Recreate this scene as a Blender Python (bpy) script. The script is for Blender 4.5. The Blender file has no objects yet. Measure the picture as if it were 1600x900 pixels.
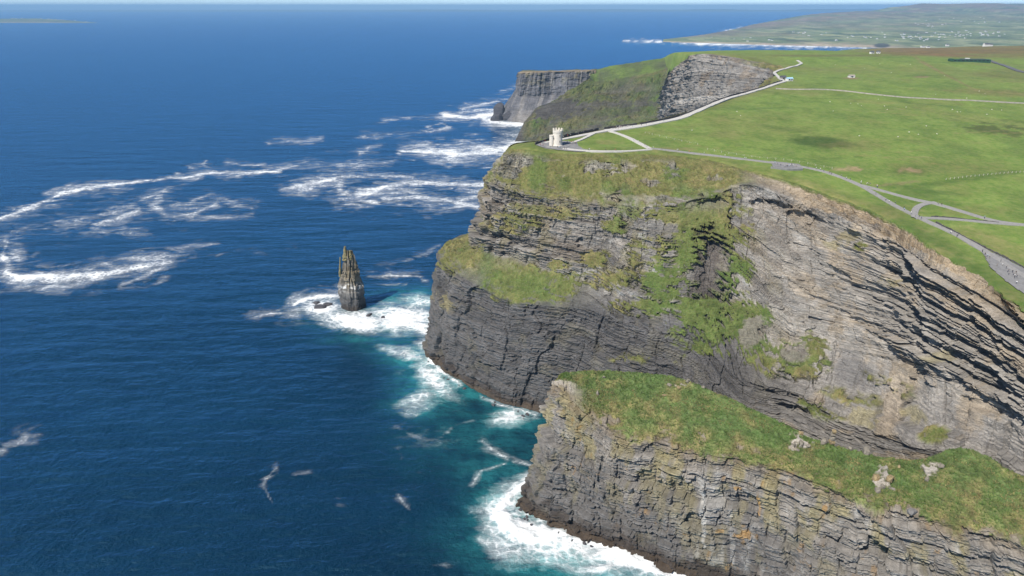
import bpy, bmesh, math, random
import numpy as np
from mathutils import Vector, Matrix

# ------------------------------------------------------------------ camera
SC = bpy.context.scene
H = 310.0                     # drone height above the sea, metres
F = 1066.0                    # focal length in photo pixels (1600 wide)
PITCH = math.radians(22.44)   # downward tilt
cam_d = bpy.data.cameras.new("camera")
cam = bpy.data.objects.new("camera", cam_d)
SC.collection.objects.link(cam)
cam.location = (0, 0, H)
cam.rotation_euler = (math.pi / 2 - PITCH, 0, 0)
cam_d.sensor_width = 36.0
cam_d.lens = 36.0 * F / 1600.0
cam_d.clip_start = 1.0
cam_d.clip_end = 200000.0
SC.camera = cam

# ------------------------------------------------------------------ sky and sun
SUN_EL = math.radians(48)
SUN_TRAVEL = (0.66, 0.75)                    # horizontal direction the light travels
w = bpy.data.worlds.new("World")
SC.world = w
w.use_nodes = True
nt = w.node_tree
sky = nt.nodes.new("ShaderNodeTexSky")
sky.sky_type = 'NISHITA'
sky.sun_disc = False
sky.sun_elevation = SUN_EL
sky.sun_rotation = math.atan2(-SUN_TRAVEL[0], -SUN_TRAVEL[1])
sky.altitude = 300
sky.air_density = 0.5
sky.dust_density = 0.0
sky.ozone_density = 1.0
bg = nt.nodes["Background"]
bg.inputs[1].default_value = 0.09
tint = nt.nodes.new("ShaderNodeMix"); tint.data_type = 'RGBA'; tint.blend_type = 'MULTIPLY'      # cooler air than the model's
tint.inputs[0].default_value = 1.0; tint.inputs[7].default_value = (0.90, 0.99, 1.10, 1)
nt.links.new(sky.outputs[0], tint.inputs[6])
nt.links.new(tint.outputs[2], bg.inputs[0])
sun_d = bpy.data.lights.new("sun", 'SUN')
sun_d.energy = 4.4
sun_d.angle = math.radians(0.55)
sun_d.color = (1.0, 0.955, 0.88)
sun = bpy.data.objects.new("sun", sun_d)
SC.collection.objects.link(sun)
sun.location = (-300, -300, 900)
sun.rotation_euler = Vector((SUN_TRAVEL[0] * math.cos(SUN_EL), SUN_TRAVEL[1] * math.cos(SUN_EL),
                             -math.sin(SUN_EL))).to_track_quat('-Z', 'Y').to_euler()

SC.view_settings.view_transform = 'Standard'
SC.view_settings.look = 'None'
SC.view_settings.exposure = 0.5
SC.view_settings.gamma = 1.0
SC.render.engine = 'CYCLES'
SC.cycles.use_denoising = True
SC.cycles.max_bounces = 5
SC.cycles.diffuse_bounces = 2
SC.cycles.glossy_bounces = 2
SC.cycles.volume_bounces = 0
SC.cycles.use_adaptive_sampling = True
SC.cycles.adaptive_threshold = 0.02
SC.cycles.transparent_max_bounces = 4

# ------------------------------------------------------------------ helpers: camera maths
CP, SP = math.cos(PITCH), math.sin(PITCH)

def ray(u, v):
    """world direction through photo pixel (u, v)"""
    a, b = u - 800.0, 450.0 - v
    return a, F * CP + b * SP, -F * SP + b * CP

def atz(u, v, z=0.0):
    dx, dy, dz = ray(u, v)
    k = (z - H) / dz
    return np.array((dx * k, dy * k, z))

def aty(u, v, y):
    dx, dy, dz = ray(u, v)
    k = y / dy
    return np.array((dx * k, y, H + dz * k))

def project(P):
    x, y, z = P[..., 0], P[..., 1], P[..., 2] - H
    d = np.maximum(y * CP - z * SP, 1e-3)
    up = y * SP + z * CP
    return 800 + F * x / d, 450 - F * up / d, d

# ------------------------------------------------------------------ helpers: noise
def _hash(ix, iy, iz, seed):
    n = (ix.astype(np.int64) * 73856093) ^ (iy.astype(np.int64) * 19349663) ^ (iz.astype(np.int64) * 83492791) ^ (seed * 2654435)
    n = (n ^ (n >> 13)) * 1274126177
    n = n & 0x7fffffff
    n = ((n >> 8) ^ n) * 668265263
    return ((n >> 7) & 0xffff).astype(np.float64) / 65535.0

def vnoise(x, y, z=None, seed=0):
    """smooth value noise, about -1..1"""
    x = np.asarray(x, dtype=np.float64); y = np.asarray(y, dtype=np.float64)
    x, y = np.broadcast_arrays(x, y)
    if z is None:
        z = np.zeros_like(x)
    z = np.broadcast_to(z, x.shape)
    xi, yi, zi = np.floor(x), np.floor(y), np.floor(z)
    fx, fy, fz = x - xi, y - yi, z - zi
    fx = fx * fx * fx * (fx * (fx * 6 - 15) + 10)
    fy = fy * fy * fy * (fy * (fy * 6 - 15) + 10)
    fz = fz * fz * (3 - 2 * fz)
    flat = not np.any(fz)
    def layer(zz):
        a = _hash(xi, yi, zz, seed); b = _hash(xi + 1, yi, zz, seed)
        c = _hash(xi, yi + 1, zz, seed); d = _hash(xi + 1, yi + 1, zz, seed)
        return (a + (b - a) * fx) * (1 - fy) + (c + (d - c) * fx) * fy
    r = layer(zi)
    if not flat:
        r = r * (1 - fz) + layer(zi + 1) * fz
    return r * 2 - 1

def fbm(x, y, z=None, octv=4, seed=0, gain=0.5):
    r, amp, tot, f = 0.0, 1.0, 0.0, 1.0
    for o in range(octv):
        r = r + amp * vnoise(x * f, y * f, None if z is None else z * f, seed + o * 17)
        tot += amp; amp *= gain; f *= 2.03
    return r / tot * 1.5

def sstep(a, b, x):
    t = np.clip((x - a) / (b - a), 0, 1)
    return t * t * (3 - 2 * t)

def mixc(col, c2, m):
    m = np.clip(m, 0, 1)[..., None]
    return col * (1 - m) + np.asarray(c2) * m

def blob(u, v, cu, cv, ru, rv, rot=0.0):
    r = math.radians(rot)
    du, dv = u - cu, v - cv
    p = (du * math.cos(r) + dv * math.sin(r)) / ru
    q = (-du * math.sin(r) + dv * math.cos(r)) / rv
    return np.exp(-(p * p + q * q))

def seg_dist(px, py, pts, widths=None):
    """distance from points to a polyline; with widths also distance divided by the local width"""
    best = np.full(px.shape, 1e9)
    for i in range(len(pts) - 1):
        ax, ay = pts[i]; bx, by = pts[i + 1]
        ex, ey = bx - ax, by - ay
        L = ex * ex + ey * ey + 1e-9
        t = np.clip(((px - ax) * ex + (py - ay) * ey) / L, 0, 1)
        d = np.hypot(px - (ax + t * ex), py - (ay + t * ey))
        if widths is not None:
            d = d / (widths[i] + (widths[i + 1] - widths[i]) * t)
        best = np.minimum(best, d)
    return best

def inside(px, py, poly):
    r = np.zeros(px.shape, bool)
    n = len(poly)
    for i in range(n):
        x1, y1 = poly[i]; x2, y2 = poly[(i + 1) % n]
        if y1 == y2:
            continue
        c = ((y1 > py) != (y2 > py)) & (px < (x2 - x1) * (py - y1) / (y2 - y1) + x1)
        r ^= c
    return r

# ------------------------------------------------------------------ helpers: meshes, tags, materials
def link(o, parent=None):
    SC.collection.objects.link(o)
    if parent is not None:
        o.parent = parent
    return o

def tag(o, label=None, cat=None, group=None, kind=None):
    if label: o["label"] = label
    if cat: o["category"] = cat
    if group: o["group"] = group
    if kind: o["kind"] = kind
    return o

def raw_mesh(name, V, Q, mat, col=None, extra=None, smooth=False):
    """V (n,3), Q (m,3|4); col (n,3) vertex colour; extra dict of float attributes"""
    me = bpy.data.meshes.new(name)
    V = np.ascontiguousarray(V, dtype=np.float32); Q = np.ascontiguousarray(Q, dtype=np.int32)
    n, m, k = len(V), len(Q), Q.shape[1]
    me.vertices.add(n); me.vertices.foreach_set("co", V.ravel())
    me.loops.add(m * k); me.loops.foreach_set("vertex_index", Q.ravel())
    me.polygons.add(m)
    me.polygons.foreach_set("loop_start", np.arange(0, m * k, k, dtype=np.int32))
    me.polygons.foreach_set("loop_total", np.full(m, k, dtype=np.int32))
    me.polygons.foreach_set("use_smooth", np.full(m, bool(smooth)))
    me.update(calc_edges=True)
    if col is not None:
        at = me.attributes.new("Col", 'FLOAT_COLOR', 'POINT')
        at.data.foreach_set("color", np.concatenate([col, np.ones((n, 1))], 1).astype(np.float32).ravel())
    for nm, arr in (extra or {}).items():
        at = me.attributes.new(nm, 'FLOAT', 'POINT')
        at.data.foreach_set("value", np.asarray(arr, dtype=np.float32).ravel())
    if mat is not None:
        me.materials.append(mat)
    return me

def grid_faces(R, C, wrap=False):
    i = np.arange(R * C).reshape(R, C)
    if wrap:
        j = np.concatenate([i, i[:, :1]], 1)
    else:
        j = i
    return np.stack([j[:-1, :-1], j[:-1, 1:], j[1:, 1:], j[1:, :-1]], -1).reshape(-1, 4)

def mesh_obj(name, me, parent=None):
    return link(bpy.data.objects.new(name, me), parent)

def empty(name, loc=(0, 0, 0), rz=0):
    o = bpy.data.objects.new(name, None)
    o.location = loc; o.rotation_euler = (0, 0, rz); o.empty_display_size = 0.5
    return link(o)

def bm_obj(name, bm, mat, parent=None, smooth=False):
    me = bpy.data.meshes.new(name)
    bm.normal_update()
    bm.to_mesh(me); bm.free()
    for m in (mat if isinstance(mat, (list, tuple)) else [mat]):
        me.materials.append(m)
    if smooth:
        me.polygons.foreach_set("use_smooth", np.ones(len(me.polygons), dtype=bool))
    return mesh_obj(name, me, parent)

def add_box(bm, c, s, rz=0.0, mi=0):
    M = Matrix.Translation(c) @ Matrix.Rotation(rz, 4, 'Z') @ Matrix.Diagonal((s[0], s[1], s[2], 1))
    r = bmesh.ops.create_cube(bm, size=1.0, matrix=M)
    for f in {f for v in r['verts'] for f in v.link_faces}:
        f.material_index = mi
    return r['verts']

def add_lathe(bm, prof, n=28, c=(0, 0, 0), cap=True):
    rings = []
    for r, z in prof:
        rings.append([bm.verts.new((c[0] + r * math.cos(2 * math.pi * k / n), c[1] + r * math.sin(2 * math.pi * k / n), c[2] + z)) for k in range(n)])
    for a, b in zip(rings[:-1], rings[1:]):
        for k in range(n):
            bm.faces.new((a[k], a[(k + 1) % n], b[(k + 1) % n], b[k]))
    if cap:
        bm.faces.new(rings[-1]); bm.faces.new(rings[0][::-1])

def nmat(name):
    m = bpy.data.materials.new(name)
    m.use_nodes = True
    N, L = m.node_tree.nodes, m.node_tree.links
    b = N["Principled BSDF"]
    return m, N, L, b

def noise_node(N, L, vec, scale, detail=4, rough=0.6, w=None):
    n = N.new("ShaderNodeTexNoise")
    n.inputs["Scale"].default_value = scale
    n.inputs["Detail"].default_value = detail
    n.inputs["Roughness"].default_value = rough
    L.new(vec, n.inputs["Vector"])
    return n

def maprange(N, L, src, a, b, c, d):
    n = N.new("ShaderNodeMapRange")
    n.inputs[1].default_value = a; n.inputs[2].default_value = b
    n.inputs[3].default_value = c; n.inputs[4].default_value = d
    L.new(src, n.inputs[0])
    return n.outputs[0]

def math_node(N, L, op, a, b=None, c=None):
    n = N.new("ShaderNodeMath"); n.operation = op
    for i, x in enumerate((a, b, c)):
        if x is None: continue
        if isinstance(x, (int, float)): n.inputs[i].default_value = x
        else: L.new(x, n.inputs[i])
    return n.outputs[0]

def mix_rgb(N, L, fac, a, b, mode='MIX'):
    n = N.new("ShaderNodeMix"); n.data_type = 'RGBA'; n.blend_type = mode
    n.clamp_factor = True
    for sock, x in ((n.inputs[0], fac), (n.inputs[6], a), (n.inputs[7], b)):
        if isinstance(x, (int, float)): sock.default_value = x
        elif isinstance(x, tuple): sock.default_value = (*x, 1) if len(x) == 3 else x
        else: L.new(x, sock)
    return n.outputs[2]

def plain(name, col, rough=0.85, var=0.25, scale=1.5):
    m, N, L, b = nmat(name)
    g = N.new("ShaderNodeNewGeometry")
    n = noise_node(N, L, g.outputs["Position"], scale, 5)
    k = maprange(N, L, n.outputs[0], 0.3, 0.7, 1 - var, 1 + var)
    c = mix_rgb(N, L, 1.0, col, k, 'MULTIPLY')
    L.new(c, b.inputs["Base Color"])
    b.inputs["Roughness"].default_value = rough
    b.inputs["Specular IOR Level"].default_value = 0.25
    return m

def terrain_material(name, fine=1.0, mid=0.12, bump=0.6, amp=0.35):
    """vertex-colour albedo broken up by world-space grain; attribute 'grass' switches grain"""
    m, N, L, b = nmat(name)
    at = N.new("ShaderNodeAttribute"); at.attribute_name = "Col"
    gr = N.new("ShaderNodeAttribute"); gr.attribute_name = "grass"
    g = N.new("ShaderNodeNewGeometry")
    pos = g.outputs["Position"]
    n1 = noise_node(N, L, pos, fine, 6, 0.7)
    n2 = noise_node(N, L, pos, mid, 5, 0.6)
    mp = N.new("ShaderNodeMapping"); mp.inputs["Scale"].default_value = (0.12, 0.12, 1.6)
    L.new(pos, mp.inputs[0])
    n3 = noise_node(N, L, mp.outputs[0], fine * 1.2, 4, 0.6)      # thin bedding
    k1 = maprange(N, L, n1.outputs[0], 0.25, 0.75, 1 - amp, 1 + amp)
    k2 = maprange(N, L, n2.outputs[0], 0.3, 0.7, 1 - amp * 0.6, 1 + amp * 0.6)
    k3 = maprange(N, L, n3.outputs[0], 0.3, 0.7, 0.72, 1.28)
    k12 = math_node(N, L, 'MULTIPLY', k1, k2)
    k123 = math_node(N, L, 'MULTIPLY', k12, k3)
    rock = mix_rgb(N, L, 1.0, at.outputs["Color"], k123, 'MULTIPLY')
    ng = noise_node(N, L, pos, fine * 0.55, 5, 0.75)
    hue = mix_rgb(N, L, maprange(N, L, ng.outputs[0], 0.35, 0.68, 0, 1), (0.72, 0.86, 0.6), (1.32, 1.12, 1.25))
    grass = mix_rgb(N, L, 1.0, at.outputs["Color"], hue, 'MULTIPLY')
    grass = mix_rgb(N, L, 1.0, grass, k12, 'MULTIPLY')
    c = mix_rgb(N, L, gr.outputs["Fac"], rock, grass)
    L.new(c, b.inputs["Base Color"])
    b.inputs["Roughness"].default_value = 0.9
    b.inputs["Specular IOR Level"].default_value = 0.15
    hsum = math_node(N, L, 'ADD', n1.outputs[0], math_node(N, L, 'MULTIPLY', n3.outputs[0], 0.8))
    bp = N.new("ShaderNodeBump")
    bp.inputs["Strength"].default_value = bump
    bp.inputs["Distance"].default_value = 1.0 / fine
    L.new(hsum, bp.inputs["Height"])
    L.new(bp.outputs[0], b.inputs["Normal"])
    return m

MAT_CLIFF = terrain_material("cliff_rock", fine=0.9, mid=0.10, bump=0.8, amp=0.36)
MAT_SPUR = terrain_material("ridge_rock", fine=1.3, mid=0.12, bump=0.8, amp=0.36)
MAT_FAR = terrain_material("far_rock", fine=0.3, mid=0.04, bump=0.8, amp=0.42)
MAT_FIELD = terrain_material("field_grass", fine=0.35, mid=0.03, bump=0.15, amp=0.13)
MAT_LOW = terrain_material("lowland", fine=0.02, mid=0.004, bump=0.0, amp=0.3)

# palette (linear albedo)
SHALE = np.array((0.099, 0.095, 0.093)); GREY = np.array((0.208, 0.192, 0.172)); PALE = np.array((0.36, 0.33, 0.29))
TAN = np.array((0.33, 0.255, 0.165)); GUANO = np.array((0.58, 0.57, 0.54)); LICHEN = np.array((0.25, 0.215, 0.095))
ORANGE = np.array((0.46, 0.25, 0.045)); WET = np.array((0.050, 0.040, 0.033))
G_FIELD = np.array((0.158, 0.222, 0.056)); G_DEEP = np.array((0.070, 0.115, 0.030)); G_DRY = np.array((0.215, 0.185, 0.085))
G_OLIVE = np.array((0.142, 0.142, 0.055)); EARTH = np.array((0.21, 0.155, 0.098)); SCREE = np.array((0.22, 0.195, 0.165))

# ------------------------------------------------------------------ lofts
def hermite_rows(P, nper):
    """P (S, R, 3) control stations; nper samples per span -> smooth dense stations"""
    S = len(P)
    ch = np.sqrt(((P[1:] - P[:-1]) ** 2).sum(-1)).mean(1)
    tk = np.concatenate([[0], np.cumsum(np.maximum(ch, 0.5) ** 0.7)])
    out, pos = [], []
    T = np.zeros_like(P)
    for i in range(S):
        if i == 0: T[i] = (P[1] - P[0]) / (tk[1] - tk[0])
        elif i == S - 1: T[i] = (P[-1] - P[-2]) / (tk[-1] - tk[-2])
        else: T[i] = (P[i + 1] - P[i - 1]) / (tk[i + 1] - tk[i - 1])
    for i in range(S - 1):
        h = tk[i + 1] - tk[i]
        n = nper[i]
        s = np.arange(n) / n if i < S - 2 else np.arange(n + 1) / n
        s = s[:, None, None]
        out.append((2 * s**3 - 3 * s**2 + 1) * P[i] + (s**3 - 2 * s**2 + s) * h * T[i] + (-2 * s**3 + 3 * s**2) * P[i + 1] + (s**3 - s**2) * h * T[i + 1])
        pos.append(i + s[:, 0, 0])
    return np.concatenate(out), np.concatenate(pos)

def loft(P, levels, nper, rper, smooth=3):
    """returns V (R, C, 3), c (R, C) bedding level, a (R, C) metres along the coast, st (C) station position"""
    D, st = hermite_rows(np.asarray(P, float), nper)
    C, R0 = D.shape[:2]
    rows, lev = [], []
    for j in range(R0 - 1):
        n = rper[j]
        s = np.arange(n) / n if j < R0 - 2 else np.arange(n + 1) / n
        rows.append(D[:, j][None] * (1 - s)[:, None, None] + D[:, j + 1][None] * s[:, None, None])
        lev.append(levels[j] + (levels[j + 1] - levels[j]) * s)
    V = np.concatenate(rows); lv = np.concatenate(lev)
    for _ in range(smooth):
        V[1:-1] = 0.5 * V[1:-1] + 0.25 * (V[:-2] + V[2:])
    mid = V[len(V) // 3]
    a = np.concatenate([[0], np.cumsum(np.hypot(*(np.diff(mid[:, :2], axis=0).T)))])
    return V, np.broadcast_to(lv[:, None], V.shape[:2]), np.broadcast_to(a[None], V.shape[:2]), st

def normals(V):
    du = np.gradient(V, axis=1); dv = np.gradient(V, axis=0)
    n = np.cross(du, dv)
    return n / np.maximum(np.linalg.norm(n, axis=-1, keepdims=True), 1e-9)

class Beds:
    def __init__(s, seed, tmin, tmax, wmin, wmax, top=320, wobf=0.6):
        s.wobf = wobf
        r = np.random.RandomState(seed)
        t = tmin + (tmax - tmin) * r.rand(800) ** 1.8
        s.b = np.cumsum(t) - 40
        s.b = s.b[s.b < top]
        n = len(s.b) + 2
        s.o = r.rand(n); s.w = wmin + (wmax - wmin) * r.rand(n); s.sh = r.rand(n) * 100; s.tint = r.rand(n); s.seed = seed
    def __call__(s, a, c):
        k = np.searchsorted(s.b, c)
        wob = 0.35 * s.w[k] * vnoise(c * s.wobf, a * 0.05, seed=s.seed + 3)
        q = (a + s.sh[k] + wob) / s.w[k]
        blk = np.floor(q)
        h = _hash(blk, k.astype(float), np.zeros_like(blk), s.seed)
        lo = s.b[np.clip(k - 1, 0, len(s.b) - 1)]; hi = s.b[np.clip(k, 0, len(s.b) - 1)]
        s.t = np.maximum(hi - lo, 0.3); s.f = np.clip((c - lo) / s.t, 0, 1)          # bed thickness, place within the bed
        s.joint = np.minimum(q - blk, blk + 1 - q) * s.w[k]                            # metres to the nearest joint
        return s.o[k], h, s.tint[k], k

# ------------------------------------------------------------------ the sea
def build_sea():
    rows = 560
    vv = np.concatenate([np.linspace(1020, 30, rows - 60), np.linspace(30, 17, 60)[1:]])
    ys = np.array([atz(800, v, 0)[1] for v in vv])
    ys = np.concatenate([[60, 140], ys[ys > 170], np.geomspace(ys[-1] * 1.1, 70000, 14)])
    ks = np.concatenate([np.linspace(-2.4, -0.95, 16)[:-1], np.linspace(-0.95, 0.62, 560), np.linspace(0.62, 2.4, 24)[1:]])
    Y, K = np.meshgrid(ys, ks, indexing='ij')
    X = K * (Y + 90)
    V = np.stack([X, Y, np.zeros_like(X)], -1)
    u, v, d = project(V)
    swell = fbm(X / 16, Y / 11, octv=4, seed=18)
    foam = np.zeros_like(X); teal = np.zeros_like(X)
    wu = u + 10 * fbm(X / 40, Y / 40, octv=4, seed=5) * np.clip(400 / d, 0.25, 1.2)
    wv = v + 5 * fbm(X / 40, Y / 40, octv=3, seed=9) * np.clip(400 / d, 0.2, 1.2)
    wmod = np.clip(1.0 + 0.75 * fbm(X / 55, Y / 55, octv=4, seed=13), 0.45, 2.5)
    smod = np.clip(0.95 + 0.5 * fbm(X / 70, Y / 70, octv=3, seed=15), 0.55, 1.15)
    def stroke(pts, wd, st=1.0, soft=1.0):
        nonlocal foam
        ww = [wd] * len(pts) if np.isscalar(wd) else wd
        dd = seg_dist(wu, wv, pts, ww) * wmod
        foam = np.maximum(foam, st * (np.maximum(smod, 0.85) if st >= 0.9 else smod) * np.maximum(np.exp(-dd ** 2 * 1.4), 0.62 * np.exp(-(dd / 3.0) ** 2)))
    def patch(cu, cv, ru, rv, st, rot=0, t=0.0):
        nonlocal foam, teal
        bl = blob(wu, wv, cu, cv, ru, rv, rot)
        foam = np.maximum(foam, st * bl)
        if t: teal = np.maximum(teal, t * blob(u, v, cu, cv, ru * 1.25, rv * 1.25, rot))
    def glow(cu, cv, ru, rv, t, rot=0):
        nonlocal teal
        teal = np.maximum(teal, t * blob(wu, wv, cu, cv, ru, rv, rot))
    # long offshore streaks and the big swirl
    stroke([(-60, 372), (0, 343), (50, 322), (100, 302), (170, 290), (238, 281)], [4, 4, 3.5, 3.5, 4, 2.2], 1.0)
    stroke([(240, 283), (300, 275), (330, 270), (390, 270), (440, 266)], [2, 3.5, 3.5, 2.5, 2], 0.85)
    stroke([(10, 372), (60, 360), (130, 345), (200, 322), (260, 296), (318, 276)], [15, 14, 13, 9, 7, 4], 0.52)
    stroke([(150, 352), (185, 342), (215, 330)], 7, 0.62)
    stroke([(8, 378), (5, 400), (15, 424)], [10, 13, 12], 0.72)
    stroke([(20, 395), (50, 400), (62, 392)], 8, 0.5)
    stroke([(10, 424), (30, 434), (60, 432), (110, 432), (170, 428), (220, 416), (272, 408)], [6, 7, 7, 8, 9, 9, 5], 1.0)
    stroke([(188, 448), (225, 432), (268, 410)], [4, 6, 7], 0.8)
    stroke([(240, 398), (258, 390), (300, 384), (340, 380)], [8, 7, 4, 3], 0.5)
    stroke([(270, 406), (330, 401), (400, 396), (460, 390)], [7, 5, 4, 3], 0.48)
    stroke([(250, 308), (240, 322), (262, 335), (300, 335), (340, 318)], [10, 9, 8, 7, 5], 0.62)
    stroke([(290, 338), (340, 338), (395, 334)], 4, 0.45)
    stroke([(300, 314), (330, 302), (352, 312), (392, 324)], [7, 9, 8, 6], 0.5)
    stroke([(190, 340), (195, 368), (212, 376), (240, 368)], [7, 8, 8, 5], 0.4)
    stroke([(298, 263), (318, 258), (322, 252)], 3, 0.7)
    stroke([(355, 253), (378, 258), (412, 257)], 3, 0.65)
    stroke([(330, 292), (380, 280), (430, 274), (480, 268)], 6, 0.3)
    stroke([(440, 296), (480, 288), (525, 278), (590, 274), (645, 276)], [3, 5, 5, 4, 2], 0.9)
    stroke([(532, 292), (534, 302), (552, 312), (590, 316)], [7, 9, 7, 4], 0.85)
    stroke([(560, 306), (600, 292), (640, 285), (700, 288), (765, 289)], [8, 9, 6, 5, 5], 0.95)
    stroke([(600, 310), (660, 308), (695, 313), (745, 324)], [5, 7, 5, 4], 0.75)
    stroke([(715, 310), (760, 306)], 3, 0.6)
    stroke([(395, 268), (440, 262), (490, 260), (540, 258), (585, 255), (650, 250)], [3, 4, 6, 5, 5, 2], 0.62)
    stroke([(628, 237), (680, 239), (730, 241), (770, 236), (812, 226)], [4, 6, 8, 11, 13], 1.1, 1.0)
    stroke([(560, 240), (578, 230), (596, 226)], [6, 7, 5], 0.6)
    stroke([(568, 215), (600, 213), (625, 209), (655, 207), (690, 205)], [3, 4, 5, 3, 2], 0.7)
    stroke([(418, 224), (460, 221), (502, 217)], [2, 3.5, 2], 0.75)
    stroke([(508, 236), (530, 234)], 3, 0.45)
    stroke([(668, 197), (690, 193), (705, 199), (680, 203), (668, 197)], 2.5, 0.65)
    stroke([(600, 188), (640, 184), (700, 182)], 2.5, 0.6)
    stroke([(695, 181), (735, 183), (775, 178), (800, 172)], [3, 5, 6, 5], 1.1)
    stroke([(755, 187), (790, 192), (828, 193)], [4, 6, 6], 1.1)
    stroke([(722, 170), (770, 160), (806, 152)], [3, 3.5, 3], 0.75)
    stroke([(785, 142), (808, 136)], 2.5, 0.7)
    stroke([(726, 212), (780, 209), (815, 202)], 3, 0.45)
    for a_, b_, c_ in ((820, 92, 40), (905, 96, 70), (940, 84, 60), (600, 130, 80), (420, 150, 70), (300, 70, 90), (700, 60, 90)):
        stroke([(a_, b_), (a_ + c_, b_ - 2)], 1.6, 0.22)
    patch(295, 322, 48, 9, 0.55); patch(130, 346, 85, 11, 0.5, -18); patch(28, 398, 24, 22, 0.62); patch(60, 415, 50, 14, 0.4); patch(245, 402, 34, 9, 0.75, -8)
    patch(620, 300, 60, 7, 0.6); patch(215, 365, 34, 12, 0.42); patch(340, 312, 55, 12, 0.4); patch(540, 302, 14, 8, 0.8); patch(690, 236, 70, 6, 0.6); patch(760, 232, 40, 9, 0.9); patch(460, 262, 40, 5, 0.5)
    # surf around the stack
    patch(505, 482, 40, 15, 1.15, 6, 0.3); patch(560, 503, 62, 17, 1.25, 6, 0.5); patch(630, 498, 58, 24, 1.25, 0, 0.8)
    patch(655, 470, 40, 14, 0.75, 0, 1.0); glow(640, 470, 50, 16, 0.9); patch(668, 512, 30, 14, 1.1, 0, 0.7)
    glow(575, 530, 60, 8, 0.5)
    stroke([(462, 478), (485, 466), (530, 462)], 5, 0.9)
    stroke([(400, 495), (412, 491), (428, 492)], 6, 0.6)
    stroke([(605, 418), (640, 408), (668, 396), (690, 380)], [6, 8, 7, 5], 0.42)
    stroke([(575, 432), (605, 431), (650, 432), (668, 440)], 3, 0.65)
    stroke([(590, 446), (640, 446)], 4, 0.35)
    # foot of the tower headland
    stroke([(664, 540), (674, 566), (700, 588), (722, 600)], [9, 7, 5, 4], 1.0)
    stroke([(755, 622), (790, 637), (835, 650)], [3, 4, 6], 0.9)
    patch(640, 556, 56, 10, 0.85, 14, 0.0); patch(680, 592, 46, 20, 0.95, 40, 0.0); patch(655, 626, 44, 18, 0.8, -25, 0.0); patch(620, 545, 34, 6, 0.6)
    glow(655, 565, 70, 22, 1.0, 20); glow(680, 600, 55, 38, 1.0); glow(660, 630, 45, 24, 0.8)
    patch(798, 655, 36, 15, 0.9, 0, 1.0); glow(745, 615, 40, 14, 0.7, 30)
    glow(760, 680, 120, 70, 0.28)
    stroke([(604, 657), (625, 672), (660, 689), (690, 682), (705, 667), (737, 656)], [3, 7, 5, 4, 4, 3], 0.62)
    stroke([(622, 702), (632, 716)], 5, 0.45); stroke([(607, 740), (620, 765), (640, 795)], 4, 0.42)
    stroke([(660, 742), (680, 728)], 4, 0.38); stroke([(690, 706), (712, 700)], 3, 0.3)
    stroke([(757, 690), (775, 702), (795, 718)], [6, 6, 4], 0.6); stroke([(742, 760), (752, 738), (790, 727)], [4, 5, 3], 0.6)
    stroke([(806, 722), (832, 730)], 4, 0.6)
    # foot of the near ridge
    stroke([(828, 752), (800, 775), (786, 800), (806, 825), (850, 832), (905, 842), (965, 868), (1025, 886), (1085, 900), (1160, 925), (1300, 975)],
           [9, 15, 17, 19, 18, 15, 14, 12, 10, 12, 14], 1.2)
    patch(845, 858, 75, 26, 0.85, 14, 0.0); patch(940, 890, 75, 18, 0.85, 14, 0.0); patch(790, 850, 30, 34, 0.5)
    glow(800, 800, 60, 60, 1.0); glow(860, 870, 120, 44, 1.0, 12); glow(770, 740, 50, 40, 0.45); glow(980, 910, 110, 30, 0.9, 12)
    patch(780, 868, 40, 20, 0.5); patch(700, 885, 40, 10, 0.42)
    # scattered wisps of the open sea
    for pts, wd, st in (([(430, 732), (414, 760), (424, 790)], 5, 0.55), ([(500, 768), (530, 780)], 5, 0.55), ([(460, 742), (480, 738)], 4, 0.5), ([(-10, 712), (10, 695), (40, 684)], 12, 0.55)):
        stroke(pts, wd, st)
    # surf on the far shore
    stroke([(975, 64), (1000, 65), (1035, 65)], [1.5, 2, 1.4], 1.0)
    stroke([(1050, 66), (1100, 68), (1170, 70), (1240, 71.5), (1300, 72.5), (1385, 75)], [1.6, 2.2, 2.4, 2.4, 2.2, 1.6], 1.1)
    stroke([(1120, 52), (1160, 42)], 1.5, 0.8)
    glow(1050, 69, 120, 4, 0.35)
    V[..., 2] = (np.clip(foam - 0.45, 0, 1) * (0.9 + 2.6 * swell) + 0.35 * swell) * np.clip(900 / d - 0.3, 0, 1)      # surf stands up, open water rolls
    m, N, L, b = nmat("sea_water")
    g = N.new("ShaderNodeNewGeometry"); pos = g.outputs["Position"]
    fo = N.new("ShaderNodeAttribute"); fo.attribute_name = "foam"
    te = N.new("ShaderNodeAttribute"); te.attribute_name = "teal"
    mp = N.new("ShaderNodeMapping"); mp.inputs["Rotation"].default_value = (0, 0, math.radians(-14)); mp.inputs["Scale"].default_value = (0.45, 1.0, 1.0)
    L.new(pos, mp.inputs[0]); wp = mp.outputs[0]
    # foam breakup: lace + streaks
    f1 = noise_node(N, L, pos, 0.06, 9, 0.70)
    f2 = noise_node(N, L, pos, 0.35, 6, 0.7)
    mp0 = N.new("ShaderNodeMapping"); mp0.inputs["Rotation"].default_value = (0, 0, math.radians(-22)); mp0.inputs["Scale"].default_value = (0.5, 1.0, 1.0)
    L.new(pos, mp0.inputs[0])
    f0 = noise_node(N, L, mp0.outputs[0], 0.035, 6, 0.65); f0.inputs["Distortion"].default_value = 1.6
    warp = N.new("ShaderNodeVectorMath"); warp.operation = 'MULTIPLY_ADD'
    L.new(f1.outputs["Color"], warp.inputs[0]); warp.inputs[1].default_value = (7, 7, 0); L.new(pos, warp.inputs[2])
    vo = N.new("ShaderNodeTexVoronoi"); vo.feature = 'DISTANCE_TO_EDGE'; vo.inputs["Scale"].default_value = 0.16
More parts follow.
